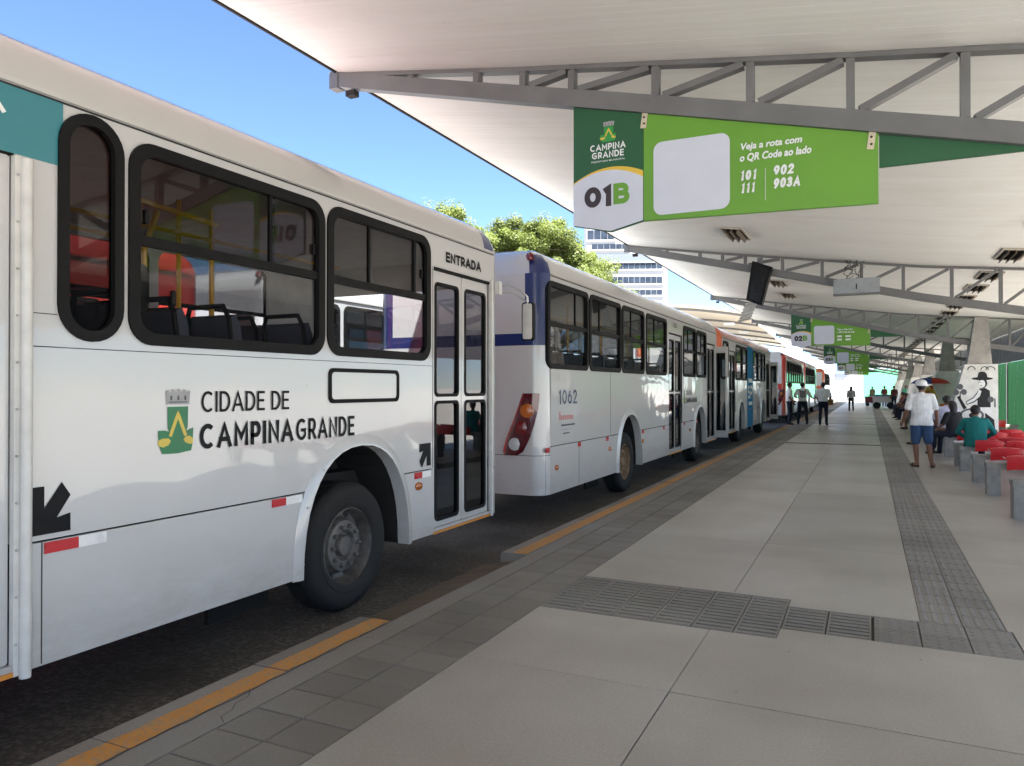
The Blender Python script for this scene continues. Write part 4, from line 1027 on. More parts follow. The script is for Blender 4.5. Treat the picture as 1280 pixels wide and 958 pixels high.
for k in range(26):
    yv = 2.32+.135*k
    if abs(yv-4.75) > .80 and yv < 5.8: MB().lathe((0.0008, l(yv)[0], 0.885+ZO), (1, 0, 0), [(0.0045, 0), (0.004, 0.0015), (0.0005, 0.0022)], 6).build('rivet', ALU, b1)
# ticket validator on a pole just inside the window
vp = MB().tube([(-0.30, l(2.95)[0], .93), (-0.30, l(2.95)[0], 2.985)], 0.02, 8).tube([(-0.30, l(2.95)[0], 2.72), (-0.30, l(3.6)[0], 2.68)], 0.018, 8).tube([(-0.30, l(3.15)[0], 2.68), (-0.42, l(3.15)[0], 2.45), (-0.42, l(3.15)[0], .95)], 0.018, 8).build('validator_pole', YELLOW, b1, loc=(0, 0, ZO), smooth=True)
MB().prism(rr(l(2.90)[0], l(3.05)[0], 2.05, 2.33, 0.03, 3), lambda a, b: (-0.26, a, b), lambda a, b: (-0.36, a, b)).build('ticket_validator', BLACK, vp)

# ---- bus 1062 ahead of it
def liv2(x, y, z):
    xx = max(x, -BW-x)
    if y > 0.9: return 0
    if z > 3.03: return 1 if (xx > -0.36 and y < 0.22) else 0
    if 2.13 < z < 2.28: return 1
    if z > 2.28 and xx > -0.29: return 1
    return 0
Y2 = 8.44; L2_ = 11.75; l2 = lambda *v: tuple(q-Y2 for q in v)
b2 = make_bus('white city bus numbered 1062 with blue rear corners and dark red tail lamp', -3.6, Y2, L2_, [l2(12.10)[0], l2(17.85)[0]],
    [dict(y=(0.10, 1.60)), dict(y=(1.64, 3.15), uprights=(0.3,)), dict(y=(3.20, 4.54), uprights=(0.4,)), dict(y=(4.64, 6.17), uprights=(0.4,)), dict(y=(7.62, 8.92), uprights=(0.4,)), dict(y=(9.0, 10.16), uprights=(0.5,))],
    [(6.38, 7.54, {'teal': True, 'dark': GLASS_K}), (10.27, 11.35, {'open_leaf': True, 'dark': GLASS_K})], livery=liv2, liv_mats=[WHITE, BLUE], rims=[RIMB, RIM])
stext('1062', BLUE, b2, (0.005, 0.47, 1.385+ZO), SIDE, 0.66, 0.19, 0.032, 0.25)
PINK = mat('pink_print', (0.55, 0.22, 0.22), 0.5)
for i, (a, b, z, m_, h) in enumerate([(0.49, 1.02, 1.20, PINK, 0.06), (0.56, 1.06, 1.10, MURALG, 0.022), (0.58, 0.93, 1.045, CGREY, 0.012), (0.62, 0.86, 0.995, MURALG, 0.016)]):
    if i == 0:
        for k in range(8): decal(b2, rect(a+k*.065, a+k*.065+.045, z-.02 if k else z-.02, z+h-.02 if k else z+h+.03), m_, 0.003, 'print_mark')
    else: decal(b2, rect(a, b, z, z+h), m_, 0.003, 'print_mark')
stext('CIDADE DE', BLACK, b2, (0.005, 7.9, 1.44+ZO), SIDE, 0.6, 0.10, 0.014); stext('CAMPINA GRANDE', BLACK, b2, (0.005, 7.9, 1.27+ZO), SIDE, 1.15, 0.11, 0.024, 0.12)
crest(b2, 7.64, 1.26, 0.21, 0.30, 0.003)
for yv in (0.06, 1.18, 2.40, 4.40, 5.9, 7.7, 9.0): reflector(b2, yv, yv+0.11, 0.79, 0.85, 1.0, False)
for yv in (0.40, 2.58, 4.45, 8.3): marker(b2, yv, 0.58 if yv < 1 else 0.66)
for yv in (1.22, 0.045): MB().box((0.0005, yv, 0.28), (0.0022, yv+.006, 0.853)).build('panel_joint', DARK, b2, loc=(0, 0, ZO))
for yv in (2.62, 6.30): MB().box((0.0005, yv, 0.87), (0.0022, yv+.006, 1.84)).build('panel_joint', DARK, b2, loc=(0, 0, ZO))
stext('1062', MURALG, b2, (0.005, 6.72, 2.84+ZO), SIDE, 0.34, 0.10, 0.018, 0.25)

# ---- further buses in the line
def liv3(x, y, z):
    if z > 3.05: return 1 if (max(x, -BW-x) > -0.34) else 0
    return 1 if (z > 2.5 and y < 0.24 and max(x, -BW-x) > -0.3) else 0
W6 = [dict(y=(0.35, 1.25), uprights=()), dict(y=(2.6, 3.9), uprights=()), dict(y=(3.95, 5.0), uprights=()), dict(y=(6.4, 7.7), uprights=()), dict(y=(7.8, 8.9), uprights=()), dict(y=(8.95, 9.9), uprights=())]
b3 = make_bus('white city bus with orange roof edge and a blue side panel', -3.7, 21.2, 11.9, [3.7, 9.2], W6, [(1.4, 2.5, {'dark': GLASS_K}), (10.3, 11.4, {'open_leaf': True, 'dark': GLASS_K})], livery=liv3, liv_mats=[WHITE, ORANGEP], fine=False)
o = decal(b3, [(5.03, 0.87), (6.38, 0.87), (6.38, 3.0), (5.03, 3.0)], CYANP, 0.004, 'blue_panel'); decal(b3, rect(5.03, 6.38, 0.27, 0.85), CYANP, 0.004, 'blue_panel')
stext('SP', TWHITE, b3, (0.007, 5.15, 1.22+ZO), SIDE, 1.1, 0.46, 0.10); decal(b3, rect(5.3, 6.2, 1.0, 1.12), TWHITE, 0.007, 'print_mark'); decal(b3, rect(5.3, 6.2, 1.78, 1.92), TWHITE, 0.007, 'print_mark')
decal(b3, rect(0.5, 1.05, 1.22, 1.5), REFR, 0.004, 'red_logo')
def liv4(x, y, z):
    if z > 3.05: return 1 if (max(x, -BW-x) > -0.2 and y < 9) else 0
    if y > 0.6: return 0
    if max(x, -BW-x) > -0.20: return 1
    if 1.5 < z < 1.8: return 1
    return 0
FW = [dict(y=(0.4+1.3*k, 1.6+1.3*k), uprights=(0.5,)) for k in range(7)]
b4 = make_bus('white city bus with red rear corner stripe beyond the uniformed men', -3.6, 38.4, 11.4, [3.4, 8.9], FW, [(9.75, 10.85, {'dark': GLASS_K})], livery=liv4, liv_mats=[WHITE, REDP], fine=False, seats=False)
b5 = make_bus('white city bus with red rear corner, fifth in the line', -3.6, 50.6, 11.4, [3.4, 8.9], FW, [(9.75, 10.85, {'dark': GLASS_K})], livery=liv4, liv_mats=[WHITE, REDP], fine=False, seats=False)
def liv6(x, y, z):
    if z > 3.05: return 1 if y < 0.6 else 0
    return 1 if (y < 0.6 and (max(x, -BW-x) > -0.20 or 1.5 < z < 1.8)) else 0
b6 = make_bus('white city bus with orange rear frame, farthest in the line', -3.6, 74.0, 11.4, [3.4, 8.9], FW, [(9.75, 10.85, {'dark': GLASS_K})], livery=liv6, liv_mats=[WHITE, ORANGEP], fine=False, seats=False)
# red bus in the next lane, seen through the windows of the nearest bus
b7 = make_bus('red city bus in the next lane seen through the nearest bus windows', -7.7, -5.3, 12.2, [3.5, 9.3], [dict(y=(0.4+1.45*k, 1.75+1.45*k), uprights=()) for k in range(6)], [(10.3, 11.4, {})], livery=lambda x, y, z: 0, liv_mats=[REDP], roofmat=REDP, fine=False, seats=False, group='buses waiting in the next lane')
for o in b7.children:
    if o.name.startswith(('side_panel', 'skirt_panel', 'wheel_arch', 'rear_wall', 'front_wall')):
        for i in range(len(o.data.materials)):
            if o.data.materials[i] is WHITE: o.data.materials[i] = REDP
    if o.name.startswith('door'):
        for c in o.children:
            if c.name.startswith('door_leaf'): c.data.materials[0] = REDP

b8 = make_bus('white city bus in the next lane ahead of the red one', -7.75, 8.1, 11.4, [3.4, 8.9], FW, [(9.75, 10.85, {})], livery=lambda x, y, z: 0, liv_mats=[WHITE], fine=False, seats=False, group='buses waiting in the next lane')
# driver's place in the nearest bus
MB().box((-BW+.08, L1-2.25, .93), (-1.35, L1-2.21, 2.25)).build('driver_partition', SEATG, b1, loc=(0, 0, ZO))
MB().box((-BW+.08, L1-.75, .93), (-.9, L1-.2, 1.62)).build('dashboard', DARK, b1, loc=(0, 0, ZO))
mb = MB(); mb.prism([(0,.95),(.45,.95),(.45,1.42),(.08,1.45),(-.04,2.0),(-.12,2.28),(-.2,2.26),(-.12,1.5)], lambda a, b: (-1.55, L1-2.0+a, b), lambda a, b: (-2.05, L1-2.0+a, b)); mb.build('driver_seat', SEATM, b1, loc=(0, 0, ZO))
P = [(-1.8+.23*cos(a*pi/10), L1-1.05+.13*sin(a*pi/10), 1.72+.17*sin(a*pi/10)) for a in range(21)]
MB().tube(P, .018, 7).tube([(-1.8, L1-.85, 1.5), (-1.8, L1-1.05, 1.72)], .03, 7).tube([(-2.02, L1-1.05, 1.72), (-1.58, L1-1.05, 1.72)], .016, 6).build('steering_wheel', RUBBER, b1, loc=(0, 0, ZO))
for yy in (L1-4.3, L1-3.5, L1-2.8):
    for x in (-0.32, -0.78):
        seat(b1, x, yy)
for (x, yy) in ((-1.02, L1-4.2), (-1.02, L1-3.0), (-1.45, L1-2.6)):
    MB().tube([(x, yy, .93), (x, yy, 2.985)], .019, 7).build('grab_pole', YELLOW, b1, loc=(0, 0, ZO))
for q in range(3):
    yy = L1-4.0+.5*q; mb = MB()
    for k in range(8): mb.tube([(-1.25, yy+.05*k, 1.75), (-1.25, yy+.05*k, 2.02)], .007, 5)
    mb.tube([(-1.25, yy, 2.02), (-1.25, yy+.38, 2.02)], .014, 6).tube([(-1.25, yy, 1.75), (-1.25, yy+.38, 1.75)], .014, 6).build('luggage_rail', RUBBER, b1, loc=(0, 0, ZO))

# ------------------------------------------------------------------ hanging signs
def hsign(y, label, num, lines, detailed):
    t = thing('hanging_sign', label, 'sign', (0, y, 0), 0, 'green stop signs hanging from the trusses')
    y0, y1 = -0.018, 0.018
    top = lambda x: bz(x)-0.075
    xa, xm, xb = -2.192, -1.604, 0.07
    hd = MB().prism([(xa, top(xa)), (xa, 2.935), (-1.875, 2.862), (xm, 2.925), (xm, top(xm))], lambda a, b: (a, y0, b), lambda a, b: (a, y1, b)).build('header_panel', SDARK, t)
    N = 14
    def arc(zl, zm, zr):
        out = []
        for k in range(N+1):
            u = k/N; x = xa+(xm-xa)*u
            out.append((x, (1-u)*(1-2*u)*zl+4*u*(1-u)*zm+u*(2*u-1)*zr))
        return out
    MB().poly(arc(3.285, 3.385, 3.325)+[(xm, 3.2), (xa, 3.2)], [], lambda a, b: (a, y0-0.002, b)).build('yellow_arc', SYELL, hd)
    MB().poly([(xa, 2.938), (-1.875, 2.866), (xm, 2.929)]+arc(3.275, 3.362, 3.275)[::-1], [], lambda a, b: (a, y0-0.004, b)).build('white_field', SWHITE, hd)
    tw = y0-0.006
    crest(hd, -1.965, 3.595, 0.14, 0.165, y0-0.003, 'front', (CGREY, mat('crest_green_bright', (0.03, 0.30, 0.05), 0.4), CYELL))
    stext('CAMPINA', TWHITE, hd, (-2.045, tw, 3.527), FRONT, 0.30, 0.053, 0.0105); stext('GRANDE', TWHITE, hd, (-2.03, tw, 3.464), FRONT, 0.27, 0.053, 0.0105)
    if detailed: text('PREFEITURA MUNICIPAL', TWHITE, hd, (-2.035, tw, 3.433), FRONT, 0.285, 0.014, 0.004)
    stext(num, SBROWN, hd, (-2.095, tw, 3.07), FRONT, 0.236, 0.168, 0.048, 0.0); stext('B', SGREEN, hd, (-1.848, tw, 3.078), FRONT, 0.135, 0.168, 0.044)
    gp = MB().prism([(xm+.004, top(xm)), (xm+.004, 2.923), (xb, 2.885), (xb, top(xb))], lambda a, b: (a, y0, b), lambda a, b: (a, y1, b)).build('route_panel', SGREEN, t)
    MB().poly(rr(-1.52, -0.935, 2.955, 3.53, 0.07, 6), [], lambda a, b: (a, y0-0.003, b)).build('white_square', SWHITE, gp)
    text('Veja a rota com', TWHITE, gp, (-0.855, tw, 3.362), FRONT, 0.43, 0.068, 0.034, 0.18); text('o QR Code ao lado', TWHITE, gp, (-0.862, tw, 3.282), FRONT, 0.50, 0.068, 0.034, 0.18)
    if detailed:
        stext('101', TWHITE, gp, (-0.862, tw, 3.15), FRONT, 0.115, 0.074, 0.017, 0.3, 0.12); stext('111', TWHITE, gp, (-0.858, tw, 3.055), FRONT, 0.10, 0.074, 0.017, 0.3, 0.12)
        stext('902', TWHITE, gp, (-0.626, tw, 3.16), FRONT, 0.14, 0.074, 0.017, 0.2, 0.12); stext('903A', TWHITE, gp, (-0.626, tw, 3.065), FRONT, 0.185, 0.074, 0.017, 0.2, 0.12)
        MB().poly(rect(-0.681, -0.678, 2.985, 3.225), [], lambda a, b: (a, tw, b)).build('divider', TWHITE, gp)
    else:
        for a, b, z in ((-0.855, -0.72, 3.16), (-0.622, -0.47, 3.16), (-0.855, -0.72, 3.06), (-0.622, -0.47, 3.06)): MB().poly(rect(a, b, z, z+.055), [], lambda p, q: (p, tw, q)).build('route_mark', TWHITE, gp)
    MB().prism([(0.075, 3.14), (0.96, 3.14), (0.96, top(0.96)+.002), (0.075, top(0.075))], lambda a, b: (a, 0.005, b), lambda a, b: (a, 0.035, b)).build('rear_panel', SDARK, t)
    for x in (-1.59, 0.03):
        br = MB().bar((x+.008, y0-.006, top(x)+.03), (x-.012, y0-.006, top(x)-0.115), 0.045, 0.008, (0, 1, 0)).build('bracket', BRASS, t)
        for dz in (-0.03, -0.08): MB().lathe((x-.004, y0-.011, top(x)+dz), (0, -1, 0), [(0.009, 0), (0.008, .004), (.001, .005)], 8).build('bolt', DARK, br)
    return t
hsign(TY[2], 'large green 01B stop sign with white square hanging from the nearest truss', '01', None, True)
hsign(TY[4], 'green 02B stop sign hanging further along, above the uniformed men', '02', None, False)
hsign(TY[6], 'green 03B stop sign hanging just beyond the 02B sign', '03', None, False)
hsign(TY[8], 'small far green stop sign directly behind the 03B sign', '04', None, False)
hsign(TY[10], 'smallest farthest green stop sign behind the others', '05', None, False)

# screen and wired box on the second truss
t = thing('information_screen', 'black information screen hanging tilted from the second truss', 'screen', (-2.0, TY[3]-0.12, 3.30), 0)
pts = [(-0.20, 0.0), (0.10, -0.10), (0.30, 0.66), (-0.06, 0.80)]
MB().prism([(-0.17, 0.03), (0.12, -0.09), (0.31, 0.66), (-0.05, 0.80)], lambda a, b: (a, -0.06, b), lambda a, b: (a+0.02, 0.06, b)).build('housing', mat('screen_black', (0.004, 0.004, 0.004), 0.45, spec=0.2), t)
MB().prism([(-0.115, 0.06), (0.09, -0.025), (0.255, 0.62), (0.0, 0.73)], lambda a, b: (a, -0.066, b), lambda a, b: (a, -0.058, b)).build('glass', mat('screen_dark', (0.006, 0.006, 0.007), 0.25, spec=0.3), t)
MB().box((0.04, -0.02, 0.70), (0.14, 0.02, 0.86)).build('hanger', GREYM, t)
for k in range(7):
    z = -0.02-0.055*k; MB().bar((-0.19-0.022*k, -0.03, z-.03), (0.05-0.022*k, -0.03, z+.02), 0.05, 0.040, (0, 0, 1)).build('vent_fin', mat('fin_grey', (0.45, 0.44, 0.40), 0.6), t)
t = thing('wired_box', 'grey metal box with loose wires on the second truss', 'box', (0, TY[3]-0.16, 3.33), 0)
MB().box((-0.58, -0.09, 0.03), (0.20, 0.09, 0.30)).build('case', mat('case_grey', (0.30, 0.32, 0.33), 0.5), t)
MB().box((-0.585, -0.094, 0.0), (0.205, 0.094, 0.028)).build('lip', GREYM, t); MB().box((-0.20, -0.096, 0.10), (-0.18, -0.091, 0.2)).build('latch', BLACK, t)
for k in range(6):
    P = []; x0 = random.uniform(-0.35, -0.05)
    for q in range(8): P.append((x0+random.uniform(-.09, .09), random.uniform(-.04, .04), 0.30+0.055*q))
    MB().tube(P, 0.006, 5).build('wire', RUBBER, t)

# ------------------------------------------------------------------ benches with red seats
def shell_mesh():
    prof = [(0.24, 0.03), (0.20, 0.045), (0.08, 0.025), (-0.08, 0.025), (-0.17, 0.045), (-0.205, 0.10), (-0.225, 0.145), (-0.25, 0.14), (-0.25, 0.08), (-0.24, 0.0), (-0.22, -0.065)]
    mb = MB(); C_ = 8
    for y, z in prof:
        for k in range(C_+1):
            u = -1+2*k/C_; lift = 0.05*u**4 if z > 0.01 and y > -0.2 else -0.02*u**4
            mb.v.append((0.228*u, y+0.03*u*u*(1 if y < -0.1 else 0), z+lift))
    for q in range(len(prof)-1):
        for k in range(C_): mb.f.append([q*(C_+1)+k, q*(C_+1)+k+1, (q+1)*(C_+1)+k+1, (q+1)*(C_+1)+k]); mb.m.append(0)
    return mb
def bench(y, label):
    t = thing('concrete_bench', label, 'bench', (1.60, y, 0), 0, 'concrete benches with red seats')
    w = 0.125
    for x in (0.0, 1.15, 2.35):
        MB().box((x, -w, 0), (x+0.17, w, 0.395)).build('leg', BENCHC, t)
    MB().box((-0.01, -w-.012, 0.397), (2.53, w+.012, 0.47)).build('slab', BENCHC, t)
    s = shell_mesh().build('seat_shell', REDSEAT, t, smooth=True, loc=(0.46, -0.02, 0.47))
    for k in range(1, 4): link('seat_shell', s.data, t, (0.46+0.50*k, -0.02, 0.47))
    return t
BY = [10.95, 13.2, 14.8, 16.75, 17.75, 19.9, 21.3, 27.2, 29.6, 32.0, 38.0, 40.4, 42.8, 48.4, 51.0]
bp = bench(BY[0], '')
names = ['nearest', 'second', 'third', 'fourth', 'fifth', 'sixth', 'seventh', 'eighth', 'ninth', 'tenth', 'eleventh', 'twelfth', 'thirteenth', 'fourteenth', 'fifteenth']
for i, y in enumerate(BY):
    c = bp if i == 0 else copy_tree(bp)
    c.location = (1.60, y, 0); c['label'] = 'grey concrete bench with red seats, %s from the viewer' % names[i]

# ------------------------------------------------------------------ people
SKIN = mat('skin_brown', (0.22, 0.105, 0.062), 0.55, var=0.08); HAIR = mat('hair_black', (0.012, 0.010, 0.009), 0.6)
def cloth(name, c): return mat(name, c, 0.9, var=0.14, nscale=11, bmp=0.3)
C_WHITE = cloth('cloth_white', (0.80, 0.80, 0.79)); C_NAVY = cloth('cloth_navy', (0.012, 0.015, 0.032)); C_DENIM = cloth('cloth_denim', (0.035, 0.075, 0.16)); C_TEAL = cloth('cloth_teal', (0.008, 0.16, 0.15)); C_BLACK = cloth('cloth_black', (0.012, 0.012, 0.013))
C_LAV = cloth('cloth_lavender', (0.52, 0.52, 0.66)); C_WINE = cloth('cloth_wine', (0.10, 0.022, 0.024)); C_GREY = cloth('cloth_grey', (0.24, 0.24, 0.23)); C_MINT = cloth('cloth_mint', (0.10, 0.45, 0.28)); C_TAN = cloth('cloth_tan', (0.30, 0.22, 0.15)); C_SHOE = cloth('shoe_black', (0.014, 0.013, 0.012)); C_SAND = cloth('sandal_brown', (0.07, 0.04, 0.025)); C_BAG = cloth('bag_brown', (0.22, 0.12, 0.05))
def capsule(mb, p, q, r0, r1, n=10):
    p = Vector(p); q = Vector(q); d = q-p; L_ = d.length; d = d/L_ if L_ > 1e-6 else Vector((0, 0, 1)); P = []; Rr = []
    for a in (-90, -60, -30, 0): P.append(p+d*(r0*sin(R(a)))); Rr.append(max(1e-3, r0*cos(R(a))))
    for a in (0, 30, 60, 90): P.append(q+d*(r1*sin(R(a)))); Rr.append(max(1e-3, r1*cos(R(a))))
    mb.tube(P, Rr, n)
def person(label, loc, rz, H=1.72, pose='stand', top=C_WHITE, legs=C_NAVY, shoes=C_SHOE, skin=SKIN, shorts=False, sleeves='short', J=None, vox=0.022, hair='short', hat=None, group=None, fingers=False, girth=1.0, long_hem=False):
    t = thing('person', label, 'person', loc, rz, group)
    k = H/1.72
    j = dict(pel=(0, 0, .95), hip=[(-.095, 0, .92), (.095, 0, .92)], knee=[(-.11, .02, .50), (.11, .02, .50)], ank=[(-.12, -.03, .09), (.12, -.03, .09)], toe=[(-.15, .13, .035), (.15, .13, .035)],
             che=(0, 0, 1.32), neck=(0, -.01, 1.47), head=(0, .015, 1.615), sho=[(-.185, -.01, 1.41), (.185, -.01, 1.41)], elb=[(-.245, -.04, 1.13), (.245, -.04, 1.13)], wri=[(-.265, .05, .89), (.265, .05, .89)], hand=[(-.265, .075, .80), (.265, .075, .80)])
    if pose == 'sit':
        dz = -0.42
        for q in ('pel', 'che', 'neck', 'head'): j[q] = (j[q][0], j[q][1]-(0.02 if q == 'che' else 0), j[q][2]+dz)
        for q in ('sho', 'elb', 'wri', 'hand', 'hip'): j[q] = [(v[0], v[1], v[2]+dz) for v in j[q]]
        j['knee'] = [(-.13, .44, .51), (.13, .44, .51)]; j['ank'] = [(-.12, .46, .09), (.12, .46, .09)]; j['toe'] = [(-.13, .62, .035), (.13, .62, .035)]
        j['elb'] = [(-.27, .06, .74), (.27, .06, .74)]; j['wri'] = [(-.16, .28, .62), (.16, .28, .62)]; j['hand'] = [(-.10, .36, .60), (.10, .36, .60)]
    elif pose == 'walk':
        j['knee'] = [(-.10, .16, .52), (.10, -.06, .50)]; j['ank'] = [(-.10, .22, .10), (.10, -.30, .14)]; j['toe'] = [(-.11, .38, .05), (.10, -.16, .04)]
        j['wri'] = [(-.26, -.10, .90), (.26, .16, .92)]; j['hand'] = [(-.25, -.12, .81), (.26, .22, .85)]
    if J: j.update(J)
    seg = []
    def S_(p, q, r0, r1, key): seg.append((Vector(p)*k, Vector(q)*k, r0*k, r1*k, key))
    g_ = girth
    pel, che, nk, hd = [Vector(j[q]) for q in ('pel', 'che', 'neck', 'head')]
    for ox, rr_ in ((-.085, .094), (-.055, .109), (-.02, .116), (.02, .116), (.055, .109), (.085, .094)):
        S_(pel+Vector((ox*.85*g_, -.004, .06)), che+Vector((ox*g_, -.004, .03)), rr_*1.02*g_, rr_*g_, 'top')
        S_(pel+Vector((ox*.9*g_, -.01, -.02)), pel+Vector((ox*.9*g_, -.01, .05)), rr_*1.04*g_, rr_*1.04*g_, 'top' if long_hem else 'legs')
    S_(che+Vector((0, 0, .06)), che+Vector((0, 0, .10)), .105, .09, 'top')
    S_(Vector(j['sho'][0])+Vector((.05, 0, 0)), Vector(j['sho'][1])-Vector((.05, 0, 0)), .072, .072, 'top')
    S_(che+Vector((0, 0, .05)), nk, .09, .06, 'top'); S_(nk-Vector((0, 0, .01)), nk+(hd-nk)*.6, .055, .052, 'skin')
    S_(hd+Vector((0, -.012, .015)), hd+Vector((0, .012, .03)), .085, .082, 'skin'); S_(hd+Vector((0, .03, -.05)), hd+Vector((0, .035, -.06)), .055, .045, 'skin'); S_(hd+Vector((0, .095, -.005)), hd+Vector((0, .112, -.02)), .012, .014, 'skin')
    for sx in (-1, 1): S_(hd+Vector((sx*.083, 0, .0)), hd+Vector((sx*.088, -.008, .02)), .012, .014, 'skin')
    for s in (0, 1):
        h, kn, an, to = [Vector(j[q][s]) for q in ('hip', 'knee', 'ank', 'toe')]
        if shorts:
            S_(h, h+(kn-h)*.92, .105*g_, .092, 'legs'); S_(h+(kn-h)*.8, kn, .06, .056, 'skin'); S_(kn, kn+(an-kn)*.35, .054, .058, 'skin'); S_(kn+(an-kn)*.35, an, .058, .036, 'skin')
        else:
            S_(h, kn, .10*g_, .072, 'legs'); S_(kn, an+Vector((0, 0, .01)), .07, .058, 'legs')
        he = an+Vector((0, -.03, -.05)); S_(he, to, .038, .034, 'skin' if shorts else 'shoes'); S_(an, he, .04, .038, 'skin' if shorts else 'shoes')
        if shorts: S_(he+Vector((0, -.01, -.022)), to+Vector((0, .015, -.012)), .040, .038, 'shoes'); S_((he+to)/2+Vector((-.03, .02, .02)), (he+to)/2+Vector((.03, .02, .02)), .022, .022, 'shoes')
        sh, el, wr, ha = [Vector(j[q][s]) for q in ('sho', 'elb', 'wri', 'hand')]
        if sleeves == 'short': S_(sh, sh+(el-sh)*.8, .07, .066, 'top'); S_(sh+(el-sh)*.6, el, .048, .042, 'skin'); S_(el, wr, .043, .030, 'skin')
        else: S_(sh, el, .068, .054, 'top'); S_(el, wr, .054, .040, 'top')
        d = (ha-wr).normalized(); side = Vector((1 if s else -1, 0, 0))
        S_(wr, wr+(ha-wr)*.9, .026, .033, 'skin')
        fr = 0.011 if fingers else 0.016
        fwd = d.cross(side).normalized()
        for q in range(4):
            b0 = wr+(ha-wr)*.9+fwd*(-.03+.02*q); l_ = (.062, .072, .068, .052)[q]
            S_(b0, b0+d*l_*.5, fr, fr*.9, 'skin'); S_(b0+d*l_*.5, b0+d*l_-side*.022, fr*.9, fr*.8, 'skin')
        b0 = wr+(ha-wr)*.45-fwd*.028; S_(b0, b0+d*.045-fwd*.022, fr*1.1, fr*.9, 'skin')
    mb = MB()
    for p, q, a, b, key in seg: capsule(mb, p, q, a, b)
    me = bpy.data.meshes.new('body'); me.from_pydata(mb.v, [], mb.f)
    ob = bpy.data.objects.new('body', me); COL.objects.link(ob)
    rm = ob.modifiers.new('r', 'REMESH'); rm.mode = 'VOXEL'; rm.voxel_size = vox
    sm = ob.modifiers.new('s', 'SMOOTH'); sm.factor = 0.5; sm.iterations = 4
    dg = bpy.context.evaluated_depsgraph_get(); me2 = bpy.data.meshes.new_from_object(ob.evaluated_get(dg)); bpy.data.objects.remove(ob)
    me2.name = 'body'; keys = ['skin', 'top', 'legs', 'shoes']; me2.materials.clear()
    for m_ in (skin, top, legs, shoes): me2.materials.append(m_)
    idx = []
    for p in me2.polygons:
        c = p.center; best = 9; bk = 0
        for a, b, r0, r1, key in seg:
            ab = b-a; L2 = ab.length_squared; u = 0 if L2 < 1e-9 else max(0, min(1, (c-a).dot(ab)/L2)); dd = (c-(a+ab*u)).length-(r0+(r1-r0)*u)
            if dd < best: best = dd; bk = keys.index(key)
        if pose != 'sit' and bk in (1, 2) and abs(c.x) < .215*k*girth and c.z < (pel.z+.2)*k:
            hem = (pel.z-(.11 if long_hem else -.02))*k; bk = 1 if c.z > hem else 2
        idx.append(bk)
    me2.polygons.foreach_set('material_index', idx); me2.polygons.foreach_set('use_smooth', [True]*len(idx))
    link('body', me2, t)
    hc = hd*k
    if hair:
        mb = MB(); rows = 9; n = 16; r = .102*k
        lowb = {'short': -.06, 'long': -.30, 'bun': -.05}[hair]
        for i in range(rows+1):
            a = R(90-150*i/rows)
            for q in range(n):
                th = 2*pi*q/n; x = r*.93*cos(a)*cos(th); y = r*1.02*cos(a)*sin(th); z = r*1.05*sin(a)
                if sin(th) > 0.25: z = max(z, .035*k)                      # hair line above the brow
                elif sin(th) > -0.25: z = max(z, -.01*k)
                elif hair == 'long' and z < 0: z = z*3.6; y -= .015*k; x *= 1.1
                mb.v.append((hc.x+x, hc.y+y-.008*k, hc.z+.02*k+z))
        for i in range(rows):
            for q in range(n): mb.f.append([i*n+q, i*n+(q+1) % n, (i+1)*n+(q+1) % n, (i+1)*n+q]); mb.m.append(0)
        mb.build('hair', HAIR, t, smooth=True)
    if hat:
        mb = MB(); r = .112*k
        mb.lathe(hc+Vector((0, 0, .035*k)), (0, 0, 1), [(r, -.02), (r*1.0, .02*k), (r*.93, .06*k), (r*.7, .09*k), (r*.3, .105*k), (.001, .108*k)], 18)
        c0 = hc+Vector((0, .06*k, .035*k))
        V_ = [(c0.x+.085*k*cos(R(a)), c0.y+.04*k+.11*k*sin(R(a)), c0.z-.012*k*sin(R(a))) for a in range(0, 181, 20)]
        mb.add(V_+[(v[0], v[1], v[2]-.008) for v in V_], [tuple(range(10)), tuple(range(19, 9, -1))]+[(i, i+1, 11+i, 10+i) for i in range(9)])
        mb.build('cap', hat, t, smooth=True)
    return t
p1 = person('man in white cap, white polo shirt and denim shorts walking away', (0.972, 17.14, 0), R(8), 1.73, 'stand', C_WHITE, C_DENIM, C_SAND, shorts=True, vox=0.011, hair='short', hat=C_WHITE, fingers=True, girth=1.12, long_hem=True,
            J=dict(knee=[(-.10, .03, .50), (.12, -.01, .50)], ank=[(-.08, .02, .09), (.17, -.05, .09)], toe=[(-.14, .17, .035), (.24, .10, .035)], elb=[(-.26, -.02, 1.14), (.26, -.02, 1.14)], wri=[(-.32, .10, .92), (.30, .10, .93)], hand=[(-.34, .14, .84), (.31, .15, .86)]))
g_ = 'uniformed men talking beside the buses'
person('man in white shirt and dark trousers nearest the buses, turned right', (-3.08, 34.37, 0), R(-75), 1.82, 'stand', C_WHITE, C_NAVY, group=g_, J=dict(wri=[(-.20, .16, .98), (.24, .10, .92)], hand=[(-.16, .24, .96), (.22, .16, .84)]))
pb = person('man in white shirt with a dark backpack between two others', (-2.57, 34.6, 0), R(10), 1.82, 'stand', C_WHITE, C_NAVY, group=g_, J=dict(elb=[(-.30, .02, 1.16), (.32, .02, 1.16)], wri=[(-.24, .22, 1.12), (.42, .16, 1.08)], hand=[(-.20, .30, 1.12), (.50, .18, 1.06)], ank=[(-.17, -.03, .09), (.17, -.03, .09)], knee=[(-.14, .02, .5), (.14, .02, .5)]))
bk = thing('backpack', 'small dark backpack worn by the middle uniformed man', 'backpack', (-2.57, 34.6, 1.05), R(10))
MB().prism(rr(-.11, .11, 0.12, 0.42, .06, 4), lambda a, b: (a, -.23, b), lambda a, b: (a, -.13, b)).build('bag', C_GREY, bk)
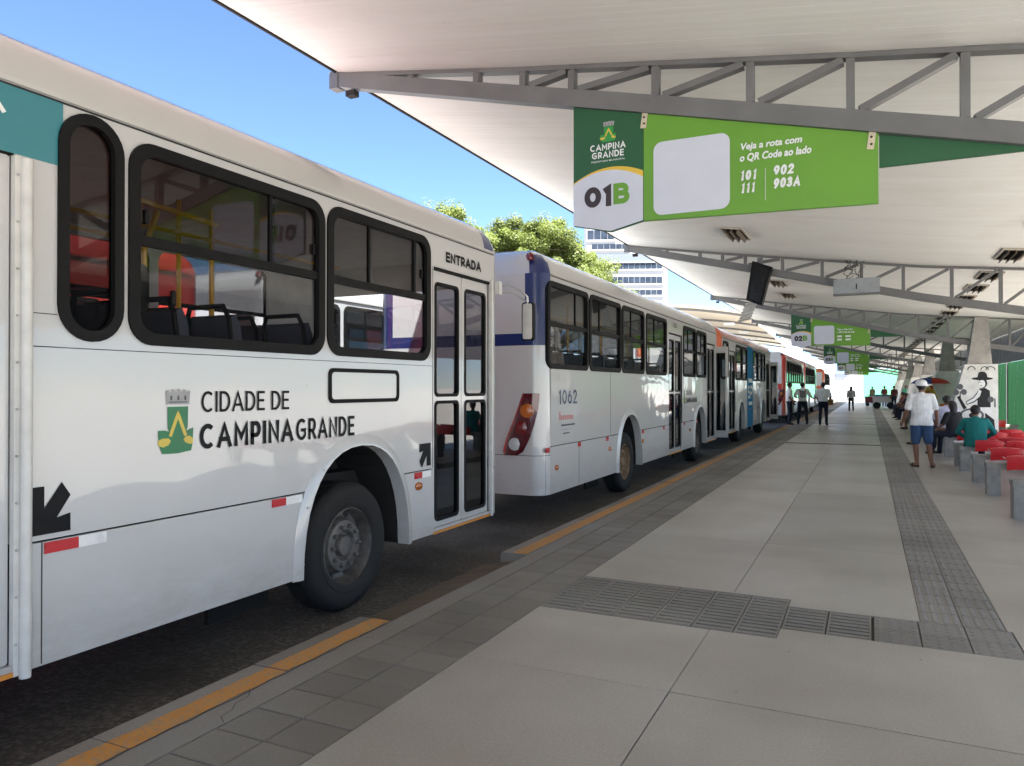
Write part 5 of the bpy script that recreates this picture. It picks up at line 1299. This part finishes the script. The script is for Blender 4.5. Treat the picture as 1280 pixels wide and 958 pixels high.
for sx in (-1, 1): MB().tube([(sx*.10, -.13, .40), (sx*.12, -.06, .47), (sx*.12, .05, .47), (sx*.12, .12, .35)], 0.022, 6).build('strap', C_NAVY, bk)
person('man in white shirt carrying a brown bag, nearest the walkway', (-1.72, 34.3, 0), R(-5), 1.82, 'stand', C_WHITE, C_NAVY, group=g_, girth=1.1, J=dict(elb=[(-.29, -.06, 1.15), (.29, -.04, 1.15)], wri=[(-.20, .12, 1.02), (.26, .10, 1.0)], hand=[(-.14, .18, 1.0), (.22, .18, .98)]))
bg_ = thing('shoulder_bag', 'brown shoulder bag at the hip of a uniformed man', 'bag', (-1.43, 34.32, .86), 0)
MB().prism(rr(-.10, .10, 0, .26, .05, 4), lambda a, b: (a, -.12, b), lambda a, b: (a, .06, b)).build('bag', C_BAG, bg_); MB().tube([(-.02, .0, .25), (-.18, -.05, .48), (-.30, -.04, .68)], .014, 6).build('strap', C_BAG, bg_)
person('woman in grey top and black trousers walking far down the platform', (-1.015, 54.5, 0), R(5), 1.68, 'walk', C_GREY, C_BLACK, sleeves='long', hair='long', vox=0.03)
person('person in teal shirt seated with back turned on the red seats', (1.86, 16.75, 0.03), R(-4), 1.62, 'sit', C_TEAL, C_NAVY, sleeves='long', vox=0.016, girth=1.2, long_hem=True, J=dict(elb=[(-.31, .05, .76), (.33, .05, .76)]))
person('seated woman in black with long black hair, left of the teal shirt', (1.76, 19.9, 0.03), R(45), 1.66, 'sit', C_BLACK, C_NAVY, vox=0.018, hair='long', girth=1.05)
person('seated man in pale lavender shirt beyond the seated woman in black', (1.78, 21.5, 0.03), R(15), 1.8, 'sit', C_LAV, C_NAVY, vox=0.022, girth=1.15, long_hem=True)
person('seated person in white top left of the lavender shirt, mostly hidden', (1.55, 23.3, 0.03), R(60), 1.62, 'sit', C_WHITE, C_TAN, vox=0.025, shorts=True)
person('seated person with bare outstretched legs beside the man in shorts', (1.75, 32.2, 0.03), R(80), 1.7, 'sit', C_TAN, C_GREY, vox=0.026, shorts=True, hat=C_NAVY)
person('seated person in black with feet on the walkway edge', (1.75, 42.9, 0.03), R(75), 1.72, 'sit', C_BLACK, C_BLACK, vox=0.03)
person('seated person in wine shirt, first of the far row', (1.85, 48.5, 0.03), R(60), 1.72, 'sit', C_WINE, C_NAVY, vox=0.035, group='people in wine shirts far down')
person('standing person in wine shirt behind the small cart', (1.75, 62.5, 0), R(30), 1.74, 'stand', C_WINE, C_NAVY, vox=0.04, group='people in wine shirts far down')
person('standing person in wine shirt left of the small cart', (1.25, 70.0, 0), R(-30), 1.74, 'stand', C_WINE, C_NAVY, vox=0.04, group='people in wine shirts far down')
person('standing person in mint green shirt under the far piers', (2.35, 57.5, 0), R(160), 1.75, 'stand', C_MINT, C_TEAL, vox=0.04, girth=1.5)
person('farthest standing person in tan top beside the tactile strip', (0.40, 86.0, 0), R(20), 1.72, 'stand', C_TAN, C_GREY, vox=0.045)

cols_g = cloth('cloth_green', (0.01, 0.24, 0.08)); C_ORG = cloth('cloth_orange', (0.55, 0.16, 0.03)); C_PINK = cloth('cloth_pink', (0.55, 0.20, 0.25)); C_SKY = cloth('cloth_sky', (0.10, 0.25, 0.50)); C_YEL = cloth('cloth_yellow', (0.60, 0.45, 0.06))
person('seated person in orange shirt under the umbrella', (2.45, 29.7, 0.03), R(20), 1.66, 'sit', C_ORG, C_DENIM, vox=0.028, group='people waiting on the far benches')
person('seated person in sky blue shirt right of the umbrella', (2.95, 32.1, 0.03), R(-10), 1.7, 'sit', C_SKY, C_NAVY, vox=0.03, group='people waiting on the far benches')
person('seated person in pink top beyond the umbrella', (1.95, 38.1, 0.03), R(50), 1.62, 'sit', C_PINK, C_DENIM, vox=0.03, hair='long', group='people waiting on the far benches')
person('seated person in yellow shirt, left of the far mint shirt', (1.9, 51.1, 0.03), R(70), 1.7, 'sit', C_YEL, C_DENIM, vox=0.035, group='people waiting on the far benches')
person('seated person in pale blue shirt two benches past the umbrella', (2.4, 40.5, 0.03), R(40), 1.7, 'sit', C_LAV, C_DENIM, vox=0.03, group='people waiting on the far benches')
person('seated person in bright red shirt beyond the pale blue shirt', (1.8, 40.5, 0.03), R(75), 1.68, 'sit', cloth('cloth_red', (0.5, 0.03, 0.03)), C_NAVY, vox=0.03, group='people waiting on the far benches')
person('standing person in white shirt beside the far mint shirt', (2.9, 53.5, 0), R(150), 1.74, 'stand', C_WHITE, C_DENIM, vox=0.035, group='people waiting on the far benches')
aw = thing('stall_awning', 'small green and white sloping stall awning behind the mural pier', 'awning', (3.1, 37.0, 0), 0)
for k in range(4):
    a0 = -0.9+0.45*k; MB().prism([(a0, 1.95+.17*k), (a0+.445, 2.12+.17*k), (a0+.445, 2.15+.17*k), (a0, 1.98+.17*k)], lambda p, q: (p, 0, q), lambda p, q: (p, 2.2, q)).build('cloth_panel', [cols_g, C_WHITE][k % 2], aw)
for x, y, z in ((-.88, .05, 1.95), (.86, .05, 2.6), (-.88, 2.15, 1.95), (.86, 2.15, 2.6)): MB().tube([(x, y, 0), (x, y, z)], .02, 6).build('post', STEEL, aw)
# vendor umbrella, bundle and cart further down
UB = [(0.01, 0.035, 0.16), (0.50, 0.03, 0.02), (0.55, 0.36, 0.03), (0.02, 0.20, 0.06)]
um = thing('vendor_umbrella', 'open blue, red and green umbrella above the far seats', 'umbrella', (2.25, 34.0, 0), 0)
MB().tube([(0, 0, 0.0), (0, 0, 2.02)], 0.016, 8).build('pole', STEEL, um)
cols = [mat('umbrella_blue', (0.015, 0.06, 0.25), 0.7), mat('umbrella_red', (0.55, 0.05, 0.03), 0.7), mat('umbrella_green', (0.01, 0.22, 0.08), 0.7)]
for k in range(8):
    mb = MB(); a0, a1 = 2*pi*k/8, 2*pi*(k+1)/8
    for q, (r, z) in enumerate(((0.02, 2.02), (0.3, 1.98), (0.55, 1.90), (0.72, 1.76))):
        am = (a0+a1)/2; mb.v += [(r*cos(a0), r*sin(a0), z), (r*.95*cos(am), r*.95*sin(am), z-(0.0 if q < 3 else -.02)), (r*cos(a1), r*sin(a1), z)]
    for q in range(3):
        for c_ in range(2): mb.f.append([3*q+c_, 3*q+c_+1, 3*q+4+c_, 3*q+3+c_]); mb.m.append(0)
    mb.build('canopy_gore', cols[[1, 2, 2, 0, 0, 0, 1, 1][k]], um)
    MB().tube([(0, 0, 1.75), (0.7*cos(a0), 0.7*sin(a0), 1.755)], .006, 5).build('rib', STEEL, um)
bd = thing('hanging_goods', 'bundle of yellow packets hanging under the umbrella', 'goods', (2.20, 33.7, 1.15), 0)
for k in range(14):
    a = k*2.4; r = .05+.012*k; z = 0.45-.03*k
    o = MB().prism(rr(-.07, .07, -.09, .09, .03, 3), lambda p, q: (p, -.02, q), lambda p, q: (p, .02, q)).build('packet', [mat('packet_yellow', (0.62, 0.42, 0.03), 0.4), cols[1], C_WHITE][(k*5 % 7 == 0)+(k == 9)], bd, loc=(r*cos(a), r*sin(a)*.6, z), rot=(0, random.uniform(-.5, .5), a))
ct = thing('vendor_cart', 'small blue and white wheeled cart far down the platform', 'cart', (1.10, 63.5, 0), 0)
MB().prism([(-.75, .45), (.65, .45), (.75, .95), (-.8, .95)], lambda a, b: (a, -.4, b), lambda a, b: (a, .4, b)).build('tub', mat('cart_white', (0.55, 0.52, 0.55), 0.4), ct)
MB().box((-.7, -.38, .955), (.68, .38, 1.08)).build('lid', mat('cart_blue', (0.05, 0.17, 0.35), 0.4), ct)
for x, y in ((-.5, -.42), (.45, -.42), (-.5, .42), (.45, .42)):
    MB().lathe((x, y-.05, .26), (0, 1, 0), [(.12, 0), (.26, .01), (.26, .09), (.12, .1), (.001, .1)], 18).build('wheel', TYRE, ct)
MB().tube([(-.8, -.3, .9), (-1.15, -.3, 1.05), (-1.15, .3, 1.05), (-.8, .3, .9)], .025, 6).build('handle', STEEL, ct)
ct2 = thing('push_trolley', 'low dark red trolley left of the blue and white cart', 'trolley', (0.35, 72, 0), 0)
MB().box((-.6, -.4, .3), (.7, .4, .85)).build('tub', C_WINE, ct2); MB().tube([(.7, -.3, .8), (.9, -.3, 1.1), (.9, .3, 1.1), (.7, .3, .8)], .025, 6).build('handle', STEEL, ct2)
for x in (-.4, .5):
    for y in (-.41, .41): MB().lathe((x, y-.03, .16), (0, 1, 0), [(.001, 0), (.16, .0), (.16, .06), (.001, .06)], 14).build('wheel', TYRE, ct2)

# ------------------------------------------------------------------ trees
def leafmat(name, c):
    m, nt, b = nodemat(name)
    oi = noise(nt, geoco(nt), 0.55, 3, 0.6); f2 = noise(nt, geoco(nt), 6.0, 2, 0.6)
    cc = ramp(nt, oi, [(0.3, tuple(x*0.72 for x in c)), (0.7, tuple(x*1.25 for x in c))])
    cc = mixc(nt, ramp(nt, f2, [(0.45, 0), (0.75, 0.5)]), cc, (c[0]*1.5, c[1]*1.35, c[2]*0.9))
    nt.links.new(cc, b.inputs['Base Color']); b.inputs['Roughness'].default_value = 0.6
    b.inputs['Transmission Weight'].default_value = 0.0
    out = [n for n in nt.nodes if n.bl_idname == 'ShaderNodeOutputMaterial'][0]
    tl_ = nt.nodes.new('ShaderNodeBsdfTranslucent'); nt.links.new(cc, tl_.inputs[0]); ms = nt.nodes.new('ShaderNodeMixShader'); ms.inputs[0].default_value = 0.45
    nt.links.new(b.outputs[0], ms.inputs[1]); nt.links.new(tl_.outputs[0], ms.inputs[2]); nt.links.new(ms.outputs[0], out.inputs[0])
    return m
LEAF = leafmat('leaf_green', (0.135, 0.170, 0.036)); BARK = mat('bark', (0.09, 0.07, 0.05), 0.9, var=0.3, nscale=8, bmp=0.5)
def tree(label, loc, h, lobes, nleaf, leaf=0.22, seed=1):
    rnd = random.Random(seed); t = thing('broadleaf_tree', label, 'tree', loc, 0, 'trees behind the buses')
    mb = MB().tube([(0, 0, -.1), (.05, 0, h*.2), (0, .1, h*.38)], [h*.035, h*.026, h*.02], 10)
    V_ = []; F_ = []
    for (cx, cy, c2, r) in lobes:
        mb.tube([(0, .05, h*.33), (cx*.5, cy*.5, h*.33+(c2-h*.33)*.6), (cx, cy, c2)], [h*.014, h*.009, h*.003], 7)
        subs = []
        for q in range(int(10*r)):
            th = rnd.uniform(0, 2*pi); ph = math.acos(rnd.uniform(-.5, 1)); rad = r*rnd.uniform(.55, 1.0)
            s_ = Vector((cx+rad*sin(ph)*cos(th), cy+rad*sin(ph)*sin(th), c2+rad*cos(ph)*.75)); subs.append((s_, rnd.uniform(.45, .95)))
            mb.tube([(cx, cy, c2-.2), tuple((Vector((cx, cy, c2))+s_)/2+Vector((0, 0, -.1))), tuple(s_)], [.06, .035, .012], 5)
        tot = int(nleaf*r*r/sum(l_[3]**2 for l_ in lobes))
        for q in range(tot):
            s_, sr = rnd.choice(subs); d = Vector((rnd.gauss(0, 1), rnd.gauss(0, 1), rnd.gauss(0, .7))); d = d.normalized()*sr*rnd.random()**.45
            c = s_+d; nrm = (d.normalized()+Vector((0, 0, .6))+Vector((rnd.gauss(0, .5), rnd.gauss(0, .5), rnd.gauss(0, .5)))).normalized()
            a = nrm.orthogonal().normalized(); a = (Matrix.Rotation(rnd.uniform(0, 6.28), 3, nrm) @ a); b = nrm.cross(a); s2 = leaf*rnd.uniform(.6, 1.2)
            o = len(V_); V_ += [tuple(c-a*s2*.5), tuple(c+b*s2*.28), tuple(c+a*s2*.5), tuple(c-b*s2*.28)]; F_.append((o, o+1, o+2, o+3))
    mb.build('trunk', BARK, t, smooth=True, fix=False)
    me = bpy.data.meshes.new('crown'); me.from_pydata(V_, [], F_); me.materials.append(LEAF); link('crown', me, t)
    return t
CAMR = Matrix(((cos(R(25.5704)), 0, 0), (sin(R(25.5704)), 0, 0), (0, 0, 0)))
def ground_at(px, d):           # a spot on the ground at forward distance d along the photograph's column px
    a = R(25.5704); u = (px-640)/930.0
    return Vector((d*(u*cos(a)-sin(a)), d*(cos(a)+u*sin(a)), 0))
def loc_at(px, d, z): v = ground_at(px, d); return (v.x, v.y, z)
# the crown spreads along the view's sideways direction
def side_lobes(L_):
    a = R(25.5704); return [(s_*cos(a)-f_*sin(a), s_*sin(a)+f_*cos(a), z, r) for s_, f_, z, r in L_]
tree('large sunlit yellow-green tree above the bus numbered 1062', loc_at(690, 50, -.16), 12.5, side_lobes([(-4.7,0,10.2,2.0),(-3.6,0,11.2,2.1),(-2.2,.5,11.9,2.0),(-.6,-.6,11.2,2.3),(.9,.6,10.3,2.2),(2.3,0,9.3,1.9),(-1.4,-1.2,8.8,2.6),(1.2,-1,8.0,2.4),(3.2,.5,7.6,1.6),(-4.0,-1,8.2,2.2),(4.4,.3,7.4,1.3),(5.2,.2,6.9,.9),(-5.2,.5,8.8,1.6)]), 150000, .165, 3)
tree('tree top peeping just above the nearest bus roof', loc_at(556, 46, -.16), 12.0, side_lobes([(0,0,11.9,1.5),(1.0,.3,10.8,1.7),(-1.4,0,10.0,2.0),(.6,-.6,9.2,2.1),(2.2,0,8.8,1.7)]), 45000, .165, 5)

# ------------------------------------------------------------------ far buildings
FACADE = mat('facade_white', (0.50, 0.50, 0.52), 0.8, var=0.05, nscale=1.0); BGREY = mat('facade_bluegrey', (0.10, 0.12, 0.165), 0.6, var=0.08); WINB = mat('window_blue', (0.05, 0.085, 0.16), 0.15, coat=0.5, var=0.3, nscale=0.7); CREAM = mat('facade_cream', (0.62, 0.52, 0.38), 0.8); PALEG = mat('wall_pale_green', (0.10, 0.40, 0.21), 0.8); SKYB = mat('panel_sky_blue', (0.16, 0.36, 0.66), 0.5)
tw = thing('office_tower', 'white office tower with rows of blue windows behind the tree', 'building', loc_at(733, 170, -.16), R(22))
W_, D_, H_ = 18.3, 14.0, 44.0
TWALL = mat('tower_wall', (0.36, 0.36, 0.365), 0.85, var=0.05, nscale=1.0); TWIN = mat('tower_window', (0.022, 0.030, 0.045), 0.3, var=0.35, nscale=0.7, spec=0.3)
MB().box((0, 0, 0), (W_, D_, H_)).build('wall', TWALL, tw)
zpix = lambda y: 1.6+.16+(485-y)*170/930
for (y0, y1, x0, x1, n, m_) in [(288, 300, 0.2, 6.4, 4, TWIN), (305.5, 312, 1.2, 9.5, 6, TWIN), (318, 327.5, 1.6, 15.4, 1, BGREY), (328.5, 337, 2.0, 17.2, 12, TWIN), (346.5, 355, 2.0, 17.2, 12, TWIN), (363, 369.5, 2.0, 17.2, 12, TWIN), (379, 386, 2.0, 17.2, 12, TWIN), (395, 402, 2.0, 17.2, 12, TWIN), (271, 279, 2.0, 17.2, 12, TWIN)]:
    w = (x1-x0)/n
    for k in range(n):
        f = MB().box((x0+w*k+.06, -.12, zpix(y1)), (x0+w*(k+1)-.06, .05, zpix(y0))).build('window' if m_ is TWIN else 'spandrel', m_, tw)
    MB().box((x0-.3, -.35, zpix(y1)-.35), (x1+.3, -.001, zpix(y1)-.05)).build('ledge', TWALL, tw)
for y0, y1 in ((331, 336), (348.5, 353.5), (365, 369)):
    for k in range(3): MB().box((W_-.05, 1.5+4*k, zpix(y1)), (W_+.12, 3.7+4*k, zpix(y0))).build('window', TWIN, tw)
bb = thing('blue_white_building', 'white building with sky blue panels beyond the far canopy', 'building', loc_at(870, 120, -.16), R(18))
MB().box((0, 0, 0), (26, 12, 13.0)).build('wall', FACADE, bb); MB().box((-.2, -.3, 13.0), (26.2, 12.2, 13.8)).build('parapet', CREAM, bb)
for k, (x0, z0, z1) in enumerate(((5.6, 6.2, 11.0), (11.0, 4.5, 10.4), (16.6, 4.0, 9.2), (21.5, 4.0, 9.2))):
    w = MB().box((x0, -.15, z0), (x0+2.1, .05, z1)).build('window', SKYB, bb); MB().box((x0-.1, -.25, z0-.5), (x0+2.2, -.02, z0-.02)).build('sill', BGREY, w)
wb = thing('white_hall', 'low bright white hall past the last buses', 'building', loc_at(945, 105, -.16), R(12))
MB().prism([(0, 0), (8.6, 0), (8.6, 4.6), (4.5, 6.0), (0, 7.0)], lambda a, b: (a, 0, b), lambda a, b: (a, 20, b)).build('wall', FACADE, wb)
for k in range(2): MB().box((1.2+3.6*k, -.1, .2), (2.8+3.6*k, .04, 2.6)).build('door', FACADE, wb)
ew = thing('pale_green_wall', 'pale green end wall at the far end of the platform', 'wall', (-3.0, 128, -.16), 0)
MB().box((-4, 0, 0), (2.3, .3, 5.2)).build('white_section', FACADE, ew); MB().box((2.303, 0, 0), (8.5, .3, 4.6)).build('green_section', PALEG, ew); MB().box((8.503, 0, 0), (11.5, .3, 4.2)).build('white_section', FACADE, ew)

# canopy of the opposite platform: a shallow vault on posts
oc = thing('opposite_canopy', 'shallow cream vaulted canopy of the opposite platform', 'canopy', (-6.6, 46.0, 0), R(2), None)
mb = MB(); N = 14
for (yy) in (0.0, 40.0):
    for k in range(N+1):
        u = k/N; x = -13.5*(1-u); z = 5.2+1.55*sin(pi*(0.18+0.62*(1-u)))
        mb.v += [(x, yy, z), (x, yy, z+.14)]
M_ = 2*(N+1)
for k in range(N):
    o = 2*k; mb.f += [[o, o+2, M_+o+2, M_+o], [o+1, M_+o+1, M_+o+3, o+3], [o, o+1, o+3, o+2], [M_+o, M_+o+2, M_+o+3, M_+o+1]]; mb.m += [0]*4
mb.f += [[0, M_, M_+1, 1], [M_-2, M_-1, 2*M_-1, 2*M_-2]]; mb.m += [0, 0]
mb.build('vault', mat('vault_cream', (0.66, 0.58, 0.46), 0.6), oc)
for q in range(6):
    yy = 0.4+7.8*q
    P = [(-13.5*(1-k/N), yy, 5.1+1.55*sin(pi*(0.18+0.62*(1-k/N)))) for k in range(N+1)]
    MB().tube(P, .07, 6).build('arch_rib', GREYM, oc); MB().tube([(-6.5, yy, 0), (-6.5, yy, 6.5)], .12, 8).build('post', GREYM, oc)
    for x in (-4.2, -1.2):
        MB().box((x-.3, yy+1.5, 5.55), (x+.3, yy+2.1, 5.68)).build('lamp_housing', ALU, oc)
